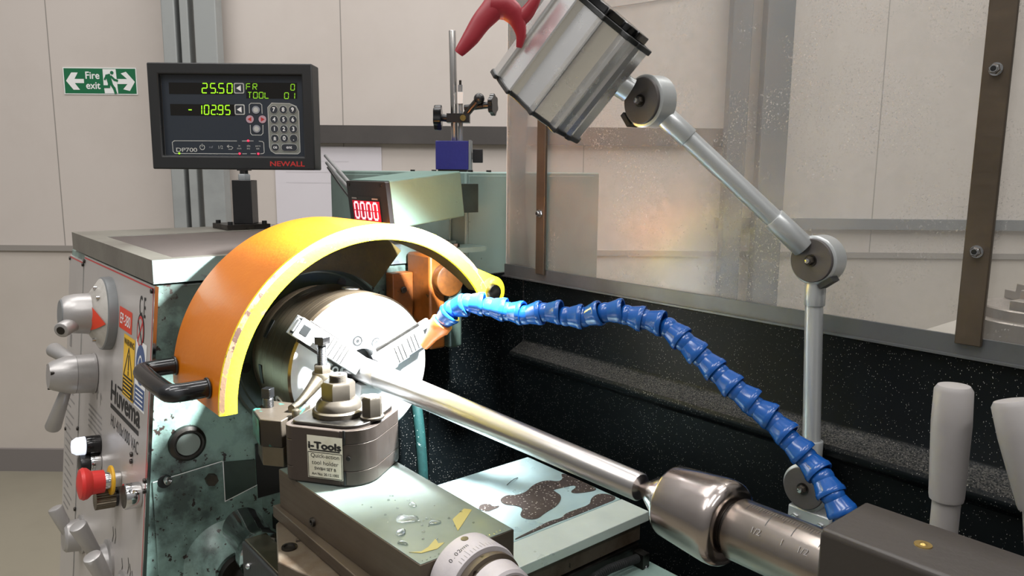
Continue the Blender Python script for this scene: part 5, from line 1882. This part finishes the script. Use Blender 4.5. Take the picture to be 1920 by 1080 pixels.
# keypad field and keys
mb = MB()
fld = [(748, 300), (772, 273), (880, 275), (922, 292), (938, 325), (950, 575), (936, 588), (800, 588), (772, 570), (762, 545)]
dsheet(mb, fld, M['keypad'], FO + 0.0003)
mb.line([D(a, b, FO + 0.0005) for a, b in fld], 0.0013, DN, M['panelgrey'], True)
kf = mb.build('keypad', t)
rows = [('789', 313), ('456', 374), ('123', 433), ('\u00b10.', 491)]
for r_, (chars, cy) in enumerate(rows):
    for c_, ch in enumerate(chars):
        cx = 786 + 57.5 * c_ + r_ * 3
        q = D(cx, cy, FO + 0.0006)
        mb = MB()
        mb.prism(disc(0.0084, 28), q, RH, Z, DN, 0, 0.0006, M['panelgrey'])
        mb.prism(disc(0.0076, 28), q, RH, Z, DN, 0.0006, 0.0010, M['keyblack'])
        mb.text(ch, q + DN * 0.0013 - Z * 0.0036, RH, Z, 0.0078, M['white'], 'C', 1.0, 0.03)
        mb.build('key', kf)
for (cx, cy, w, s) in ((798, 548, 0.0168, 'ce'), (884, 548, 0.033, 'ent')):
    q = D(cx, cy, FO + 0.0006)
    mb = MB()
    mb.prism(rounded(w, 0.0150, 0.0072), q, RH, Z, DN, 0, 0.0006, M['panelgrey'])
    mb.prism(rounded(w - 0.0016, 0.0134, 0.0065), q, RH, Z, DN, 0.0006, 0.0010, M['keyblack'])
    mb.text(s, q + DN * 0.0013 - Z * 0.0022, RH, Z, 0.0062, M['white'], 'C', 1.0, 0.02)
    mb.build('key', kf)
# arrow pad
mb = MB()
for br_ in ([(636, 335), (634, 285), (645, 275), (700, 275), (711, 285), (714, 338)], [(642, 410), (645, 460), (655, 472), (710, 472), (721, 460), (720, 410)]):
    mb.line([D(a, b, FO + 0.0004) for a, b in br_], 0.0013, DN, M['panelgrey'])
mb.build('pad_outline', t)
for cx, cy, mat, dr in ((676, 316, 'keygrey', 0), (682, 433, 'keygrey', 0), (640, 374, 'keypink', -1), (717, 374, 'keypink', 1)):
    q = D(cx, cy, FO + 0.0004)
    mb = MB()
    mb.prism(disc(0.0077, 28), q, RH, Z, DN, 0, 0.0008, M[mat])
    if dr:
        mb.sheet([(dr * 0.0045, 0), (-dr * 0.003, -0.0045), (-dr * 0.003, 0.0045)], q + DN * 0.0011, RH, Z, M['newall'])
    else:
        mb.sheet(disc(0.005, 20), q + DN * 0.0011, RH, Z, M['panelgrey'])
    mb.build('pad_button', t)
# function strip
mb = MB()
mb.line([D(a, b, FO + 0.0004) for a, b in ((560, 510), (178, 512), (166, 522), (172, 580), (184, 592), (568, 591))], 0.0013, DN, M['panelgrey'])
mb.line([D(a, b, FO + 0.0004) for a, b in ((595, 510), (662, 509))], 0.0013, DN, M['panelgrey'])
mb.line([D(a, b, FO + 0.0004) for a, b in ((698, 510), (718, 512), (726, 520), (730, 580), (722, 588), (708, 589))], 0.0013, DN, M['panelgrey'])
mb.line([D(a, b, FO + 0.0004) for a, b in ((598, 590), (622, 590))], 0.0013, DN, M['panelgrey'])
mb.line([D(a, b, FO + 0.0004) for a, b in ((648, 589), (678, 589))], 0.0013, DN, M['panelgrey'])
mb.text('DP700', D(192, 580, FO + 0.0006), RH, Z, 0.0078, M['panelgrey'], 'L', 1.42, 0.015)
cc = D(350, 551, FO + 0.0006)
mb.line([cc + RH * 0.0048 * math.cos(a) + Z * 0.0048 * math.sin(a) for a in [math.radians(120 + 300 * k / 14) for k in range(15)]], 0.0012, DN, M['panelgrey'])
mb.line([cc + Z * 0.001, cc + Z * 0.0065], 0.0012, DN, M['panelgrey'])
mb.text('ref', D(393, 556, FO + 0.0006), RH, Z, 0.0044, M['keygrey'], 'L', 1.1)
mb.text('1/2', D(450, 560, FO + 0.0006), RH, Z, 0.0066, M['panelgrey'], 'L', 0.9)
mb.line([D(a, b, FO + 0.0006) for a, b in ((512, 536), (503, 544), (512, 552))], 0.0011, DN, M['panelgrey'])
mb.line([D(a, b, FO + 0.0006) for a, b in ((505, 544), (530, 545), (538, 553), (530, 562), (512, 562))], 0.0011, DN, M['panelgrey'])
for s1, s2, cx in (('in', 'mm', 577), ('abs', 'inc', 634), ('zero', 'set', 691)):
    mb.text(s1, D(cx, 545, FO + 0.0006), RH, Z, 0.0040, M['panelgrey'], 'C', 1.0)
    mb.text(s2, D(cx, 562, FO + 0.0006), RH, Z, 0.0040, M['panelgrey'], 'C', 1.0)
mb.build('function_strip', t)
for cx, cy, mat in ((631, 508, 'led_red'), (580, 589, 'led_red'), (694, 589, 'led_red'), (210, 591, 'led_green')):
    MB().ball(D(cx, cy, FO + 0.0008), 0.0022, M[mat], 12, 6).build('indicator_light', t)
tag(MB().text('NEWALL', D(780, 666, 0.0002), RH, Z, 0.0098, M['newall'], 'L', 1.27, 0.02).build('maker_lettering', t), 'dull red lettering')
# post
pb = V((-0.6115, 0.0770, 1.2482))
mb = MB()
mb.obox(pb + Z * 0.0531, RH, FH, Z, (0.038, 0.036, 0.0858), M['black'])
mb.build('post', t, bev=0.001)
mb = MB()
mb.obox(pb + Z * 0.0051 - RH * 0.01, X, Y, Z, (0.085, 0.085, 0.010), M['darksteel'])
pl = mb.build('base_plate', t)
for sx, sy in ((-1, -1), (1, -1), (-1, 1), (1, 1)):
    b = pb - RH * 0.01 + V((sx * 0.034, sy * 0.034, 0.0101))
    MB().cyl(b, b + Z * 0.006, 0.0048, M['rubberblack'], seg=14).build('base_bolt', pl)
mb = MB()
mb.hexa(pb + Z * 0.0962, pb + Z * 0.108, 0.0125, M['galv'])
mb.cyl(pb + Z * 0.108, pb + Z * 0.1155, 0.0080, M['black'])
mb.obox(pb + Z * 0.1165 - DN * 0.002, RH, FH, Z, (0.022, 0.020, 0.004), M['black'])
mb.build('swivel_neck', t)

# signal cables from the readout to the speed display
cs = D(1035, 596, -0.03)
for k, (dz, mat, lab) in enumerate(((0.0, 'cablewht', 'upper grey braided cable between digital readout and speed display'), (-0.012, 'cablewht', 'lower grey braided cable between digital readout and speed display'), (-0.02, 'cable', 'black sagging cable between digital readout and speed display'))):
    a = cs + V((0.012, 0.014, 0)) + FH * (0.009 * k) + Z * (dz * 1.2)
    b = V((-0.2085, 0.14 + 0.016 * k, 1.336 + dz * 1.4))
    m1 = a.lerp(b, 0.35) + Z * (-0.012 + dz * 0.4 - (0.01 if mat == 'cable' else 0))
    m2 = a.lerp(b, 0.72) + Z * (-0.022 + dz * 0.4 - (0.018 if mat == 'cable' else 0))
    mb = MB()
    mb.tube([a, m1, m2, b], 0.0032 if mat == 'cablewht' else 0.0022, M[mat], 10, 8)
    tag(mb.build('signal_cable'), lab, 'cable')
